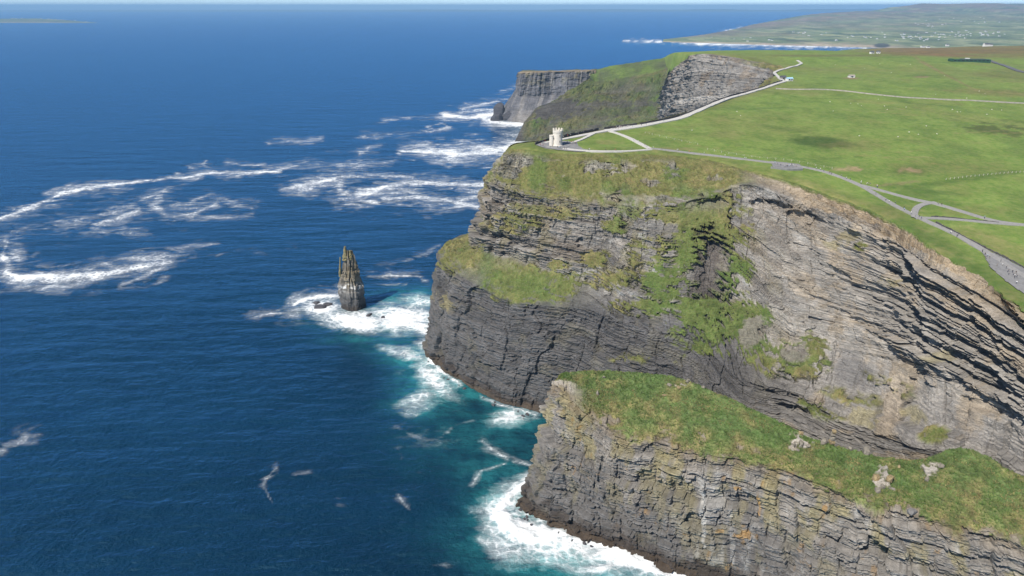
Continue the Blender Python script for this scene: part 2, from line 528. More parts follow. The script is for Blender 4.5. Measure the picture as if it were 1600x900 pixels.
    L.new(warp.outputs[0], vo.inputs["Vector"])
    lace = maprange(N, L, vo.outputs["Distance"], 0.0, 0.35, 0.62, 0.1)
    brk = math_node(N, L, 'ADD', math_node(N, L, 'MULTIPLY', f1.outputs[0], 1.1), math_node(N, L, 'MULTIPLY', f2.outputs[0], 0.45))
    brk = math_node(N, L, 'ADD', brk, math_node(N, L, 'MULTIPLY', f0.outputs[0], 1.25))
    brk = math_node(N, L, 'ADD', brk, math_node(N, L, 'MULTIPLY', lace, 0.6))
    s = math_node(N, L, 'ADD', fo.outputs["Fac"], brk)
    mask = N.new("ShaderNodeMapRange"); mask.interpolation_type = 'SMOOTHSTEP'
    mask.inputs[1].default_value = 2.0; mask.inputs[2].default_value = 2.78
    L.new(s, mask.inputs[0])
    gate = maprange(N, L, fo.outputs["Fac"], 0.06, 0.3, 0, 1)
    mk = math_node(N, L, 'MULTIPLY', mask.outputs[0], gate)
    veil = maprange(N, L, math_node(N, L, 'ADD', fo.outputs["Fac"], math_node(N, L, 'ADD', math_node(N, L, 'MULTIPLY', f1.outputs[0], 0.7), math_node(N, L, 'MULTIPLY', f0.outputs[0], 1.3))), 1.25, 1.95, 0.0, 0.52)
    mk = math_node(N, L, 'MAXIMUM', mk, math_node(N, L, 'MULTIPLY', veil, gate))
    # water colour
    mpw = N.new("ShaderNodeMapping"); mpw.inputs["Rotation"].default_value = (0, 0, math.radians(-16)); mpw.inputs["Scale"].default_value = (0.28, 1.0, 1.0)
    L.new(pos, mpw.inputs[0])
    n0 = noise_node(N, L, mpw.outputs[0], 0.006, 5, 0.65)
    deep = mix_rgb(N, L, maprange(N, L, n0.outputs[0], 0.3, 0.7, 0, 1), (0.0010, 0.015, 0.030), (0.0024, 0.027, 0.060))
    tk = math_node(N, L, 'MULTIPLY', te.outputs["Fac"], maprange(N, L, f1.outputs[0], 0.32, 0.66, 0.15, 1.0))
    c1 = mix_rgb(N, L, tk, deep, (0.045, 0.33, 0.33))
    c2 = mix_rgb(N, L, mk, c1, (0.82, 0.84, 0.84))
    N.remove(b)
    dif = N.new("ShaderNodeBsdfDiffuse"); L.new(c2, dif.inputs["Color"])
    glo = N.new("ShaderNodeBsdfGlossy"); glo.inputs["Color"].default_value = (0.29, 0.64, 0.93, 1); glo.inputs["Roughness"].default_value = 0.24
    fr = N.new("ShaderNodeFresnel"); fr.inputs["IOR"].default_value = 1.33
    fk = math_node(N, L, 'MINIMUM', math_node(N, L, 'MULTIPLY', fr.outputs[0], 1.45), 0.92)      # wave slopes cap the grazing mirror
    fk = math_node(N, L, 'MULTIPLY', fk, math_node(N, L, 'SUBTRACT', 1.0, mk))
    mxs = N.new("ShaderNodeMixShader"); L.new(fk, mxs.inputs[0]); L.new(dif.outputs[0], mxs.inputs[1]); L.new(glo.outputs[0], mxs.inputs[2])
    L.new(mxs.outputs[0], N["Material Output"].inputs["Surface"])
    w1 = noise_node(N, L, wp, 0.085, 5, 0.62)
    w2 = noise_node(N, L, pos, 0.22, 5, 0.7)
    w0 = noise_node(N, L, mpw.outputs[0], 0.028, 3, 0.55)
    hh = math_node(N, L, 'ADD', math_node(N, L, 'MULTIPLY', w1.outputs[0], 2.6), math_node(N, L, 'MULTIPLY', w2.outputs[0], 1.5))
    hh = math_node(N, L, 'ADD', hh, math_node(N, L, 'MULTIPLY', w0.outputs[0], 7.0))
    hh = math_node(N, L, 'ADD', hh, math_node(N, L, 'MULTIPLY', mk, 0.5))
    bp = N.new("ShaderNodeBump"); bp.inputs["Strength"].default_value = 1.0; bp.inputs["Distance"].default_value = 1.0
    L.new(hh, bp.inputs["Height"])
    for sh in (dif, glo, fr): L.new(bp.outputs[0], sh.inputs["Normal"])
    me = raw_mesh("sea", V.reshape(-1, 3), grid_faces(*X.shape), m, extra={"foam": foam, "teal": teal}, smooth=True)
    tag(mesh_obj("sea", me), "deep blue ocean with white foam streaks reaching the horizon", kind="structure")

build_sea()

# ------------------------------------------------------------------ plateau height
CTRL = [atz(*t) for t in (
    (800, 230, 196), (870, 228, 198), (900, 236, 197), (950, 203, 199), (1000, 232, 196), (1100, 246, 193), (1160, 252, 190), (1220, 262, 188), (1290, 275, 184),
    (1350, 300, 180), (1400, 330, 177), (1440, 350, 174), (1530, 400, 169), (1600, 440, 165), (1600, 350, 172), (1500, 300, 178), (1300, 220, 192), (1400, 250, 187),
    (1600, 260, 182), (1400, 180, 198), (1600, 165, 196), (1200, 180, 200), (1075, 175, 201), (1130, 155, 203), (1195, 139, 206), (1228, 127, 208), (1250, 100, 211),
    (1330, 120, 209), (1600, 120, 204), (1515, 94, 210), (1400, 85, 216), (1600, 84, 207), (1480, 84, 209), (1250, 89, 218), (1180, 88, 220), (1700, 480, 160), (1800, 300, 172), (1800, 130, 198))]
CTRL += [np.array(p, float) for p in ((420, 1900, 196), (900, 2200, 170), (300, 1800, 190), (1300, 2600, 168), (2100, 2600, 176), (3000, 3000, 150), (900, 3200, 70), (1700, 3600, 90), (3000, 4200, 60), (2600, 1500, 190))]
CTRL += [aty(1085, 85, 1480), aty(1150, 91, 1340), aty(1205, 110, 1190), aty(1500, 75, 2500), aty(1620, 71, 2500)]
CTRL = np.array(CTRL)

def tps_fit(pts):
    n = len(pts)
    p = pts[:, :2] / 500.0
    d2 = ((p[:, None] - p[None]) ** 2).sum(-1)
    K = 0.5 * d2 * np.log(d2 + 1e-12) + np.eye(n) * 0.01
    A = np.zeros((n + 3, n + 3)); A[:n, :n] = K
    A[:n, n] = 1; A[:n, n + 1:] = p; A[n, :n] = 1; A[n + 1:, :n] = p.T
    return p, np.linalg.solve(A, np.concatenate([pts[:, 2], [0, 0, 0]]))
TP, TW = tps_fit(CTRL)

def hgt(x, y):
    x = np.asarray(x, float); y = np.asarray(y, float)
    sh = x.shape
    q = np.stack([x.ravel(), y.ravel()], -1) / 500.0
    n = len(TP)
    r = TW[n] + q @ TW[n + 1:]
    for i in range(n):
        d2 = ((q - TP[i]) ** 2).sum(-1)
        r = r + TW[i] * 0.5 * d2 * np.log(d2 + 1e-12)
    x, y = q[:, 0] * 500, q[:, 1] * 500
    r = r + 0.8 * fbm(x / 70, y / 70, octv=2, seed=21) + np.clip(y / 900 - 0.5, 0, 2.0) * 1.3 * vnoise(x / 140, y / 140, seed=31)
    return r.reshape(sh)

def hit(u, v, y0=230.0, y1=4200.0):
    """where the view ray through a photo pixel meets the plateau"""
    ys = np.geomspace(y0, y1, 700)
    dx, dy, dz = ray(u, v)
    xs = dx / dy * ys; zs = H + dz / dy * ys
    f = zs - hgt(xs, ys)
    i = np.argmax(f < 0)
    if f[i] >= 0:
        return np.array((xs[-1], ys[-1], zs[-1]))
    t = f[i - 1] / (f[i - 1] - f[i]) if i else 0
    y = ys[i - 1] + (ys[i] - ys[i - 1]) * t
    return np.array((dx / dy * y, y, float(hgt(np.array([dx / dy * y]), np.array([y]))[0])))

# ------------------------------------------------------------------ main cliff (tower headland, bay, right wall)
def A(u, v, y): return aty(u, v, y)
def Z(u, v, z): return atz(u, v, z)
def W(x, y, z): return np.array((x, y, z), float)

MAIN = [
    [W(330, 1010, 0), W(325, 1000, 80), W(322, 995, 110), W(318, 985, 170), hit(1170, 142)],
    [W(215, 900, 0), W(212, 890, 80), W(210, 880, 110), W(205, 868, 170), hit(1090, 170)],
    [W(85, 800, 0), W(88, 790, 80), W(90, 780, 110), W(92, 765, 170), hit(960, 198)],
    [W(-15, 720, 0), W(-8, 712, 90), W(5, 700, 108), W(22, 680, 165), hit(862, 217)],
    [W(-72, 640, 0), W(-58, 634, 100), W(-34, 632, 106), W(-19, 628, 166), hit(806, 223)],
    [Z(667, 556, 0), Z(689, 404, 100), A(744, 390, 577), A(764, 284, 584), hit(798, 231)],
    [Z(712, 590, 0), A(742, 446, 545), A(782, 402, 556), A(805, 300, 564), hit(824, 233)],
    [Z(768, 624, 0), A(800, 472, 517), A(835, 420, 533), A(870, 312, 545), hit(872, 239)],
    [Z(842, 646, 0), A(900, 482, 489), A(920, 440, 502), A(950, 320, 525), hit(948, 240)],
    [W(84, 440, 0), A(1000, 514, 462), A(1002, 475, 473), A(1020, 322, 510), hit(1030, 241)],
    [W(120, 412, 6), A(1085, 530, 438), A(1092, 475, 455), A(1110, 306, 500), hit(1110, 250)],
    [W(150, 388, 14), A(1160, 595, 420), A(1180, 520, 440), A(1172, 288, 498), hit(1168, 266)],
    [W(172, 366, 20), A(1240, 612, 398), A(1262, 540, 415), A(1270, 326, 477), hit(1265, 292)],
    [W(192, 336, 28), A(1325, 660, 368), A(1362, 560, 387), A(1375, 366, 430), hit(1385, 340)],
    [W(212, 310, 50), A(1440, 700, 327), A(1460, 590, 347), A(1465, 422, 372), hit(1470, 396)],
    [W(236, 290, 60), A(1525, 715, 307), A(1545, 625, 322), A(1548, 470, 341), hit(1552, 450)],
    [W(262, 268, 60), A(1615, 752, 287), A(1615, 665, 300), A(1615, 518, 318), hit(1615, 494)],
    [W(300, 225, 55), A(1800, 860, 250), A(1790, 770, 262), A(1780, 630, 280), hit(1780, 600)],
]
MAIN_LV = [0, 95, 108, 166, 196]

def build_main():
    nper = [14, 16, 18, 26, 52, 66, 74, 96, 104, 92, 88, 104, 108, 102, 78, 64, 30]
    V, c, a, st = loft(MAIN, MAIN_LV, nper, [150, 46, 170, 78], 4)
    st = np.broadcast_to(st[None], c.shape)
    n = normals(V)
    if n[60, 500, 1] > 0: n = -n
    u, v, d = project(V)
    X, Y, Zc = V[..., 0].copy(), V[..., 1].copy(), V[..., 2].copy()
    top = hgt(V[-1, :, 0], V[-1, :, 1])
    V[..., 2] += (top - V[-1, :, 2])[None] * sstep(166, 196, c)
    fb = np.floor(a / 17 + 0.35 * vnoise(c / 26, a / 60, seed=3))
    fault = (_hash(fb, np.floor(c / 60), fb * 0, 4) - 0.5) * 3.2
    cw = c + 3.0 * fbm(a / 60, c / 80, octv=2, seed=2) + 0.035 * a * sstep(8, 12, st) + fault + 0.5 * vnoise(a / 5, c / 5, seed=6)
    steep = np.clip(1.15 - np.maximum(n[..., 2], 0) * 1.15, 0, 1)
    big = Beds(11, 2.0, 11, 5, 24); small = Beds(12, 0.9, 2.8, 2.0, 9); huge = Beds(13, 11, 38, 8, 26, wobf=0.07)
    o1, h1, t1, k1 = big(a, cw); o2, h2, t2, k2 = small(a, cw); o3, h3, t3, k3 = huge(a, cw)
    right = sstep(10.5, 12.5, st); lower = sstep(100, 88, c)
    ng = fbm(X / 13, Y / 13, Zc / 9, octv=4, seed=40); nf = fbm(X / 3.0, Y / 3.0, Zc / 2.4, octv=3, seed=41)
    # displacement ---------------------------------------------------------------
    gully = fbm(a / 30, c / 110, octv=3, seed=50)
    cr = np.abs(vnoise(a / 11 + 0.7 * vnoise(c / 22, a / 30, seed=52), c / 60, seed=51))
    crack = -sstep(0.8, 0.1, huge.joint) * (0.7 + 0.8 * lower) - 0.5 * sstep(0.5, 0.1, big.joint)
    rough = 0.55 + 0.45 * vnoise(a / 35, c / 25, seed=55)
    disp = 3.4 * gully + (h3 - 0.5) * (3.2 + 2.6 * lower - 0.8 * right) + (o1 - 0.5) * (3.0 + 2.2 * right - 1.6 * lower) + (h1 - 0.5) * (2.6 + 1.0 * right) \
        + (o2 - 0.5) * (1.3 + 1.3 * right - 0.5 * lower) + (h2 - 0.5) * (1.5 - 0.4 * lower) * (0.6 + 0.8 * rough) + 1.5 * crack + 0.4 * nf
    stair = (big.f - 0.5) * np.minimum(big.t, 7) * (0.85 + 0.25 * right - 0.55 * lower) * (0.55 + 0.75 * rough + 0.4 * (h1 - 0.5)) + (small.f - 0.5) * small.t * (0.75 + 0.4 * right - 0.3 * lower)
    disp = disp + stair
    soft = (o1 < 0.22) & (h1 < 0.75)
    disp = np.where(soft, disp - (2.3 * right + 1.9 * (1 - lower) * (1 - right) + 0.5), disp)      # recessed soft beds
    shelf = sstep(0.25, 0.8, vnoise(a / 70, c / 6.5, seed=66) + 0.35 * ng) * (1 - lower) * (1 - right)
    disp = disp - 2.6 * shelf * sstep(112, 118, c)                                             # long dark recesses under the upper beds
    chute = np.exp(-((u - 1112 - 0.10 * (v - 380)) / 42) ** 2) * sstep(285, 320, v) * sstep(560, 470, v)
    disp = disp - 14.0 * chute + 5.0 * np.exp(-((u - 1045 - 0.1 * (v - 380)) / 30) ** 2) * sstep(300, 340, v) * sstep(540, 450, v)
    for cu, cv, ru, rv, rot, dp in ((1203, 320, 34, 9, 6, 5.5), (1262, 340, 36, 8, 12, 5.0), (1258, 392, 30, 7, 20, 3.5), (1300, 420, 40, 6, 28, 4.0), (1352, 462, 46, 6, 30, 4.5), (1235, 445, 36, 6, 22, 3.0),
                                     (1410, 440, 50, 6, 32, 4.5), (1290, 475, 44, 5, 25, 3.0), (1500, 560, 60, 8, 32, 4.0), (1545, 640, 50, 7, 22, 4.0), (1370, 525, 50, 5, 30, 3.0), (1240, 640, 36, 7, 10, 4.0), (1180, 610, 30, 8, 20, 3.5), (1390, 690, 40, 8, 10, 4.0), (1000, 380, 70, 7, 8, 3.5), (850, 345, 60, 6, 8, 3.0), (900, 395, 60, 5, 12, 2.5)):
        disp = disp - dp * sstep(0.35, 0.55, blob(u, v, cu, cv, ru, rv, rot) * (1 + 0.5 * ng + 0.5 * (h2 - 0.5)))          # weathered-out hollows under hard beds
    disp = disp * (1 + 0.9 * blob(u, v, 1220, 640, 90, 40, 10))
    ledge = np.clip(-np.gradient(disp, axis=0) * 1.4, 0, 1)
    ledge = np.maximum(ledge, np.roll(ledge, 1, 0)); ledge = np.maximum(ledge, np.roll(ledge, 1, 0))
    # grassiness of the surface ------------------------------------------------
    g = np.zeros_like(c)
    slope_top = sstep(163, 170, c + 5 * ng + 2.5 * nf) * (1 - sstep(10.6, 11.4, st))
    g = np.maximum(g, slope_top)
    rim = sstep(186, 193, c + 3.5 * ng + 2 * nf)
    g = np.maximum(g, rim)
    def patch(cu, cv, ru, rv, s=1.0, rot=0, thr=0.45):
        nonlocal g
        bl = s * blob(u, v, cu, cv, ru, rv, rot)
        g = np.maximum(g, sstep(thr - 0.12, thr + 0.12, bl * (1 + 1.0 * ng + 0.45 * nf + 0.9 * (ledge - 0.25) + 0.5 * (h2 - 0.5))))
    patch(716, 400, 38, 24, 1.1); patch(830, 446, 66, 25, 1.35); patch(870, 414, 22, 8, 0.9)
    patch(880, 292, 130, 30, 0.5); patch(960, 355, 22, 16, 0.75); patch(930, 405, 28, 14, 0.8)
    patch(1040, 430, 46, 42, 0.85, 20); patch(1080, 370, 40, 60, 0.62, 10); patch(1010, 480, 60, 18, 0.7); patch(1120, 330, 46, 46, 0.85)
    patch(1110, 500, 66, 36, 0.95, 10); patch(1160, 500, 44, 26, 1.3, -25); patch(1100, 545, 60, 12, 0.6, 15); patch(1180, 545, 26, 40, 0.9, -30)
    patch(1225, 560, 50, 26, 0.95, 20); patch(1270, 560, 26, 40, 0.75, -20); patch(1345, 385, 12, 12, 0.7); patch(1330, 620, 60, 24, 0.42, 20)
    patch(1060, 330, 90, 24, 0.75); patch(1030, 400, 60, 60, 0.55); patch(950, 440, 60, 20, 0.5); patch(860, 330, 100, 22, 0.42); patch(1000, 560, 120, 14, 0.3); patch(1380, 600, 50, 20, 0.4, 25); patch(1150, 430, 30, 60, 0.6)
    patch(1460, 680, 20, 14, 0.9); patch(800, 350, 70, 26, 0.4); patch(1280, 640, 60, 20, 0.35, 20); patch(1150, 360, 30, 40, 0.6)
    bench = np.exp(-((c - 104) / 9) ** 2) * sstep(8.5, 6.5, st) * sstep(0.15, 0.7, n[..., 2] + 0.3 * ng)
    g = np.clip(np.maximum(g, bench * 0.9), 0, 1)
    g *= 1 - 0.75 * np.exp(-((u - 1050) / 220) ** 2 - ((v - 315) / 14) ** 2) * sstep(0.0, 0.35, ng)
    out = np.maximum(sstep(0.26, 0.46, fbm(X / 16, Y / 16, Zc / 4, octv=4, seed=73)), sstep(0.2, 0.5, blob(u, v, 800, 262, 40, 22, -35) * (0.75 + 1.2 * ng))) * slope_top * sstep(195, 188, c)   # bare outcrops in the turf
    disp *= 1 + 1.1 * blob(u, v, 1225, 325, 75, 28, 15) + 0.15 * blob(u, v, 1430, 520, 150, 60, 35)
    disp *= np.maximum(np.maximum(steep, 0.55 * right), 0.7 * out) * (1 - 0.8 * g * (1 - out))
    hn = n.copy(); hn[..., 2] *= 0.3
    hn /= np.linalg.norm(hn, axis=-1, keepdims=True)
    fade = sstep(0, 6, c) * sstep(196, 190, c)
    V = V + hn * (disp * (0.35 + 0.65 * fade))[..., None]
    V[..., 2] += g * (1.2 * nf + 2.0 * ng) * sstep(196, 186, c)
    # ragged rim: bites out of the edge and rills down the bare earth below it
    a1 = a[0]
    wob = (3.4 * fbm(a1 / 19, a1 * 0, octv=3, seed=57) + 1.6 * fbm(a1 / 5, a1 * 0, octv=2, seed=58)) * (0.12 + 0.88 * sstep(10.5, 12, st[0]))
    hd = hn[-8].copy(); hd[:, 2] = 0; hd /= np.maximum(np.linalg.norm(hd, axis=-1, keepdims=True), 1e-6)
    V = V + hd[None] * (wob[None] * sstep(164, 194, c))[..., None]
    V[-1, :, 2] = hgt(V[-1, :, 0], V[-1, :, 1]) - 0.4
    rill = np.abs(vnoise(a / 3.6 + 0.5 * vnoise(c / 6, a / 9, seed=60), c / 30, seed=59)) + 0.6 * np.abs(vnoise(a / 1.7, c / 12, seed=61))
    bare = right * sstep(158, 168, c) * sstep(197, 190, c)
    V = V + hn * (bare * (2.0 * (rill - 0.45) + 1.1 * nf))[..., None]
    V[0, :, 2] = -6
    # talus apron of wet boulders at the waterline
    # colour ------------------------------------------------------------------------
    col = np.ones(c.shape + (3,)) * GREY * 0.88
    up = sstep(96, 112, c)
    col = mixc(col, SHALE * 0.98, (1 - up) * 0.92)
    col = col * (0.70 + 0.30 * t1 + 0.3 * h1 + 0.16 * (h3 - 0.5))[..., None]
    col = mixc(col, PALE, up * sstep(0.35, 0.95, 0.6 * h2 + 0.4 * t1 + 0.4 * ng) * 0.72)
    col = mixc(col, PALE, right * 0.48)
    col = mixc(col, TAN, right * sstep(0.1, 0.7, fbm(a / 22, c / 12, octv=4, seed=61) + 0.5 * (h1 - 0.5) + 0.3 * nf) * 0.5)
    col = mixc(col, TAN * 1.05, right * sstep(160, 176, c + 8 * ng) * 0.85)
    col = mixc(col, GUANO * 0.72, (1 - 0.75 * right) * up * sstep(0.5, 0.9, fbm(a / 16, c / 4, octv=4, seed=62)) * 0.5)
    col = mixc(col, LICHEN, sstep(0.15, 0.7, fbm(a / 13, c / 13, octv=4, seed=63)) * 0.35 * (1 - right) * (0.35 + 0.65 * up))
    col = mixc(col, EARTH * 0.72, sstep(0.2, 0.6, fbm(a / 25, c / 16, octv=3, seed=64)) * up * (1 - right) * 0.35)
    scree = np.maximum(blob(u, v, 1175, 520, 22, 34, 25) * 0.9, blob(u, v, 1240, 552, 26, 16) * 1.1)
    scree = scree * (1 + 0.9 * ng + 0.5 * nf)
    col = mixc(col, SCREE * 0.9, sstep(0.3, 0.6, scree))
    g = g * (1 - sstep(0.35, 0.6, scree) * 0.85)
    col = mixc(col, SHALE * 1.25, sstep(0.35, 0.8, blob(u, v, 1330, 585, 50, 36, 30) + 0.3 * ng) * 0.6)
    col = mixc(col, np.array((0.075, 0.062, 0.055)), sstep(0.25, 0.7, blob(u, v, 1105, 400, 44, 110, 0) * (1 + 0.6 * ng)) * 0.7 * (1 - g))   # chute recess: its shade painted into the rock colour
    for cu, cv, r in ((1325, 370, 26), (1390, 440, 16), (1345, 650, 34), (1420, 650, 24), (1300, 380, 18), (700, 470, 24), (1470, 560, 20)):
        col = mixc(col, LICHEN * 1.15, sstep(0.35, 0.8, blob(u, v, cu, cv, r, r * 0.6, 20) * (1 + 1.1 * ng + 0.7 * nf)) * 0.5)
    wet = sstep(15, 5, c + 5 * ng) * (1 - right)
    col = mixc(col, WET, wet * 0.85)
    col = mixc(col, np.array((0.085, 0.062, 0.042)), sstep(7, 3, c + 1.5 * nf) * (1 - right) * 0.7)
    gc = np.ones(c.shape + (3,)) * G_OLIVE
    gc = mixc(gc, G_DRY, sstep(-0.1, 0.6, fbm(X / 16, Y / 16, Zc / 16, octv=4, seed=70)) * 0.65)
    gc = mixc(gc, G_DEEP * 1.1, sstep(0.0, 0.6, fbm(X / 22, Y / 22, Zc / 22, octv=4, seed=71)) * 0.6)
    lush = np.clip(blob(u, v, 1120, 510, 110, 70) + blob(u, v, 830, 446, 70, 26) + blob(u, v, 1080, 420, 70, 80) + 0.8 * blob(u, v, 1480, 400, 90, 60), 0, 1)
    gc = mixc(gc, G_DEEP * 1.15, lush * 0.62)
    gc = mixc(gc, G_DEEP * 1.3, rim * sstep(10.5, 12, st) * 0.65)
    gc = gc * (1 + 0.25 * nf)[..., None]
    col = mixc(col, gc, g * (1 - 0.8 * out))
    g = g * (1 - out)
    me = raw_mesh("headland_cliff", V.reshape(-1, 3), grid_faces(*c.shape)[:, ::-1], MAT_CLIFF, col.reshape(-1, 3), {"grass": g})
    tag(mesh_obj("headland_cliff", me), "tall layered grey cliff under the round tower, curving round the bay to the right", kind="structure")
    return V, g

V_MAIN, G_MAIN = build_main()

# ------------------------------------------------------------------ near ridge
def build_spur():
    S = [
        [Z(806, 792, 0), A(840, 680, 374), A(860, 604, 379), A(873, 590, 384), W(42, 396, 60), W(14, 381, 0)],
        [Z(838, 815, 0), A(852, 716, 358), A(878, 612, 364), A(880, 582, 389), W(58, 405, 60), W(44, 398, 0)],
        [Z(880, 832, 0), A(890, 730, 346), A(912, 640, 352), A(912, 579, 392), W(80, 402, 60), W(70, 404, 0)],
        [Z(960, 860, 0), A(962, 770, 334), A(968, 676, 340), A(985, 580, 387), W(112, 396, 60), W(112, 402, 0)],
        [Z(1075, 897, 0), A(1078, 805, 314), A(1085, 706, 320), A(1065, 591, 374), W(140, 378, 60), W(142, 386, 0)],
        [Z(1200, 945, 0), A(1200, 830, 298), A(1200, 728, 303), A(1182, 640, 346), W(168, 352, 55), W(170, 362, 0)],
        [Z(1330, 990, 0), A(1330, 880, 274), A(1325, 774, 279), A(1290, 690, 318), W(192, 330, 50), W(196, 340, 0)],
        [Z(1460, 1036, 0), A(1450, 915, 257), A(1440, 806, 262), A(1425, 720, 301), W(225, 316, 60), W(232, 330, 0)],
        [Z(1540, 1066, 0), A(1525, 940, 252), A(1520, 826, 256), A(1505, 700, 303), W(246, 314, 70), W(250, 330, 0)],
        [Z(1640, 1100, 0), A(1620, 965, 246), A(1605, 846, 250), A(1605, 746, 284), W(272, 305, 60), W(276, 320, 0)],
        [Z(1830, 1170, 0), A(1820, 1040, 232), A(1810, 920, 236), A(1810, 815, 262), W(320, 290, 60), W(326, 305, 0)],
    ]
    LV = [0, 42, 84, 100, 112, 150]
    V, c, a, st = loft(S, LV, [34, 48, 92, 116, 124, 130, 126, 70, 80, 40], [118, 122, 110, 24, 10], 3)
    st = np.broadcast_to(st[None], c.shape)
    n = normals(V)
    if n[60, 400, 1] > 0: n = -n
    u, v, d = project(V)
    steep = np.clip(1.2 - np.maximum(n[..., 2], 0) * 1.35, 0, 1)
    X, Y, Zc = V[..., 0].copy(), V[..., 1].copy(), V[..., 2].copy()
    fb = np.floor(a / 13 + 0.35 * vnoise(c / 20, a / 45, seed=103))
    fault = (_hash(fb, np.floor(c / 45), fb * 0, 104) - 0.5) * 2.6
    cw = c + 2.0 * fbm(a / 40, c / 60, octv=2, seed=102) + 0.02 * a + fault + 0.4 * vnoise(a / 4, c / 4, seed=106)
    big = Beds(111, 1.8, 10, 4, 17); small = Beds(112, 0.7, 2.2, 1.6, 7); huge = Beds(113, 9, 32, 6, 20, wobf=0.08)
    o1, h1, t1, k1 = big(a, cw); o2, h2, t2, k2 = small(a, cw); o3, h3, t3, k3 = huge(a, cw)
    ng = fbm(X / 10, Y / 10, Zc / 8, octv=4, seed=140); nf = fbm(X / 2.2, Y / 2.2, Zc / 2.0, octv=3, seed=141)
    g = sstep(81.5, 86, c + 4.5 * ng + 3.0 * nf) * sstep(116, 106, c)
    tipm = sstep(2.6, 1.2, st)
    g = g * (1 - tipm * sstep(95.5, 91, c + 2.5 * ng))
    for cu, cv, ru, rv, s in ((1250, 694, 22, 12, 0.9), (1378, 750, 20, 18, 0.9), (1062, 600, 18, 6, 0.6), (1455, 735, 20, 14, 0.7), (1425, 800, 14, 12, 0.8), (1270, 680, 40, 6, 0.7), (1140, 615, 20, 6, 0.5)):
        g *= 1 - sstep(0.35, 0.7, s * blob(u, v, cu, cv, ru, rv) * (1 + 1.1 * nf + 0.5 * ng))
    gully = fbm(a / 22, c / 90, octv=3, seed=150)
    cr = np.abs(vnoise(a / 8 + 0.6 * vnoise(c / 16, a / 25, seed=152), c / 40, seed=151))
    crack = -1.2 * sstep(0.6, 0.1, huge.joint) - 0.5 * sstep(0.45, 0.1, big.joint)
    stair = (big.f - 0.5) * np.minimum(big.t, 6) * 0.42 * (0.4 + 1.2 * h1) + (small.f - 0.5) * small.t * 0.5
    cr2 = np.abs(vnoise(a / 3.4 + 0.4 * vnoise(c / 7, a / 12, seed=154), c / 22, seed=153))
    disp = 2.8 * gully + (h3 - 0.5) * 3.8 + (o1 - 0.5) * 2.6 + (h1 - 0.5) * 3.0 + (o2 - 0.5) * 0.9 + (h2 - 0.5) * 1.5 + 1.4 * crack + stair - 0.5 * sstep(0.12, 0, cr2) + 0.35 * nf
    disp = np.where((o1 < 0.2) & (h1 < 0.7), disp - 1.6, disp)
    lip = np.exp(-((c - 72) / 3.0) ** 2) * 1.5 - np.exp(-((c - 66.5) / 2.2) ** 2) * 1.6     # hard bed with an undercut below it
    disp = disp + lip * sstep(1.5, 3, st)
    disp *= np.maximum(steep, 0.5) * (1 - 0.85 * g)
    hn = n.copy(); hn[..., 2] *= 0.3
    hn /= np.linalg.norm(hn, axis=-1, keepdims=True)
    V = V + hn * disp[..., None]
    V[..., 2] += g * (0.6 * nf + 1.1 * ng) + (1 - g) * sstep(84, 90, c) * 1.2 * (h2 + h1 - 1)
    V[0, :, 2] = -6; V[-1, :, 2] = -6
    col = np.ones(c.shape + (3,)) * GREY * 1.02
    col = col * (0.72 + 0.26 * t1 + 0.3 * h1)[..., None]
    hi = sstep(30, 74, c + 10 * ng)
    col = mixc(col, SHALE * 1.15, (1 - hi) * 0.75 * sstep(6.5, 4.5, st))
    col = mixc(col, PALE, hi * sstep(0.4, 0.95, 0.7 * h2 + 0.3 * t1 + 0.35 * ng) * 0.5)
    lich = fbm(a / 9, c / 15, octv=4, seed=163)
    col = mixc(col, LICHEN * 1.05, sstep(-0.05, 0.6, lich) * (0.25 + 0.4 * hi) )
    streak = 0.55 * fbm(a / 2.6, c / 20, octv=4, seed=164) + 0.75 * fbm(a / 20, c / 18, octv=3, seed=165) + 0.3 * nf
    col = mixc(col, GUANO * 0.8, sstep(0.15, 1.0, streak) * sstep(2.5, 4.5, st) * 0.38)
    col = mixc(col, GUANO * 0.8, sstep(0.3, 0.9, blob(u, v, 1099, 800, 6, 60, -2) * (1 + 0.9 * nf)) * 0.6)
    col = mixc(col, ORANGE * 0.7, sstep(0.62, 1.0, fbm(a / 6, c / 6, octv=4, seed=166)) * 0.4)
    for cu, cv, ru, rv in ((1290, 792, 9, 6), (1293, 806, 5, 8), (1152, 765, 8, 5), (1160, 836, 18, 12), (1185, 790, 4, 30), (1235, 740, 10, 6)):
        col = mixc(col, ORANGE, sstep(0.3, 0.7, blob(u, v, cu, cv, ru * 0.8, rv * 0.8) * (1 + 1.0 * nf)) * 0.55)
    col = mixc(col, np.array((0.20, 0.15, 0.09)), sstep(74, 84, c + 6 * ng) * 0.55)
    wet = sstep(17, 8, c + 6 * ng)
    col = mixc(col, WET * 1.1, wet * 0.88)
    col = mixc(col, np.array((0.085, 0.062, 0.042)), sstep(6, 2, c + 1.5 * nf) * 0.7)
    col = mixc(col, PALE * 1.15, sstep(86, 90, c) * (1 - g) * 0.7)
    gc = np.ones(c.shape + (3,)) * np.array((0.098, 0.138, 0.048))
    gc = mixc(gc, G_DRY * 1.05, sstep(93, 83, c + 6 * ng) * 0.8)
    gc = mixc(gc, G_DRY * 1.1, sstep(-0.05, 0.65, fbm(X / 9, Y / 9, octv=4, seed=170)) * 0.6)
    gc = mixc(gc, np.array((0.10, 0.16, 0.055)), sstep(0.0, 0.6, fbm(X / 13, Y / 13, octv=3, seed=171)) * 0.6)
    gc = gc * (1 + 0.35 * nf)[..., None]
    col = mixc(col, gc, g)
    me = raw_mesh("near_ridge", V.reshape(-1, 3), grid_faces(*c.shape)[:, ::-1], MAT_SPUR, col.reshape(-1, 3), {"grass": g})
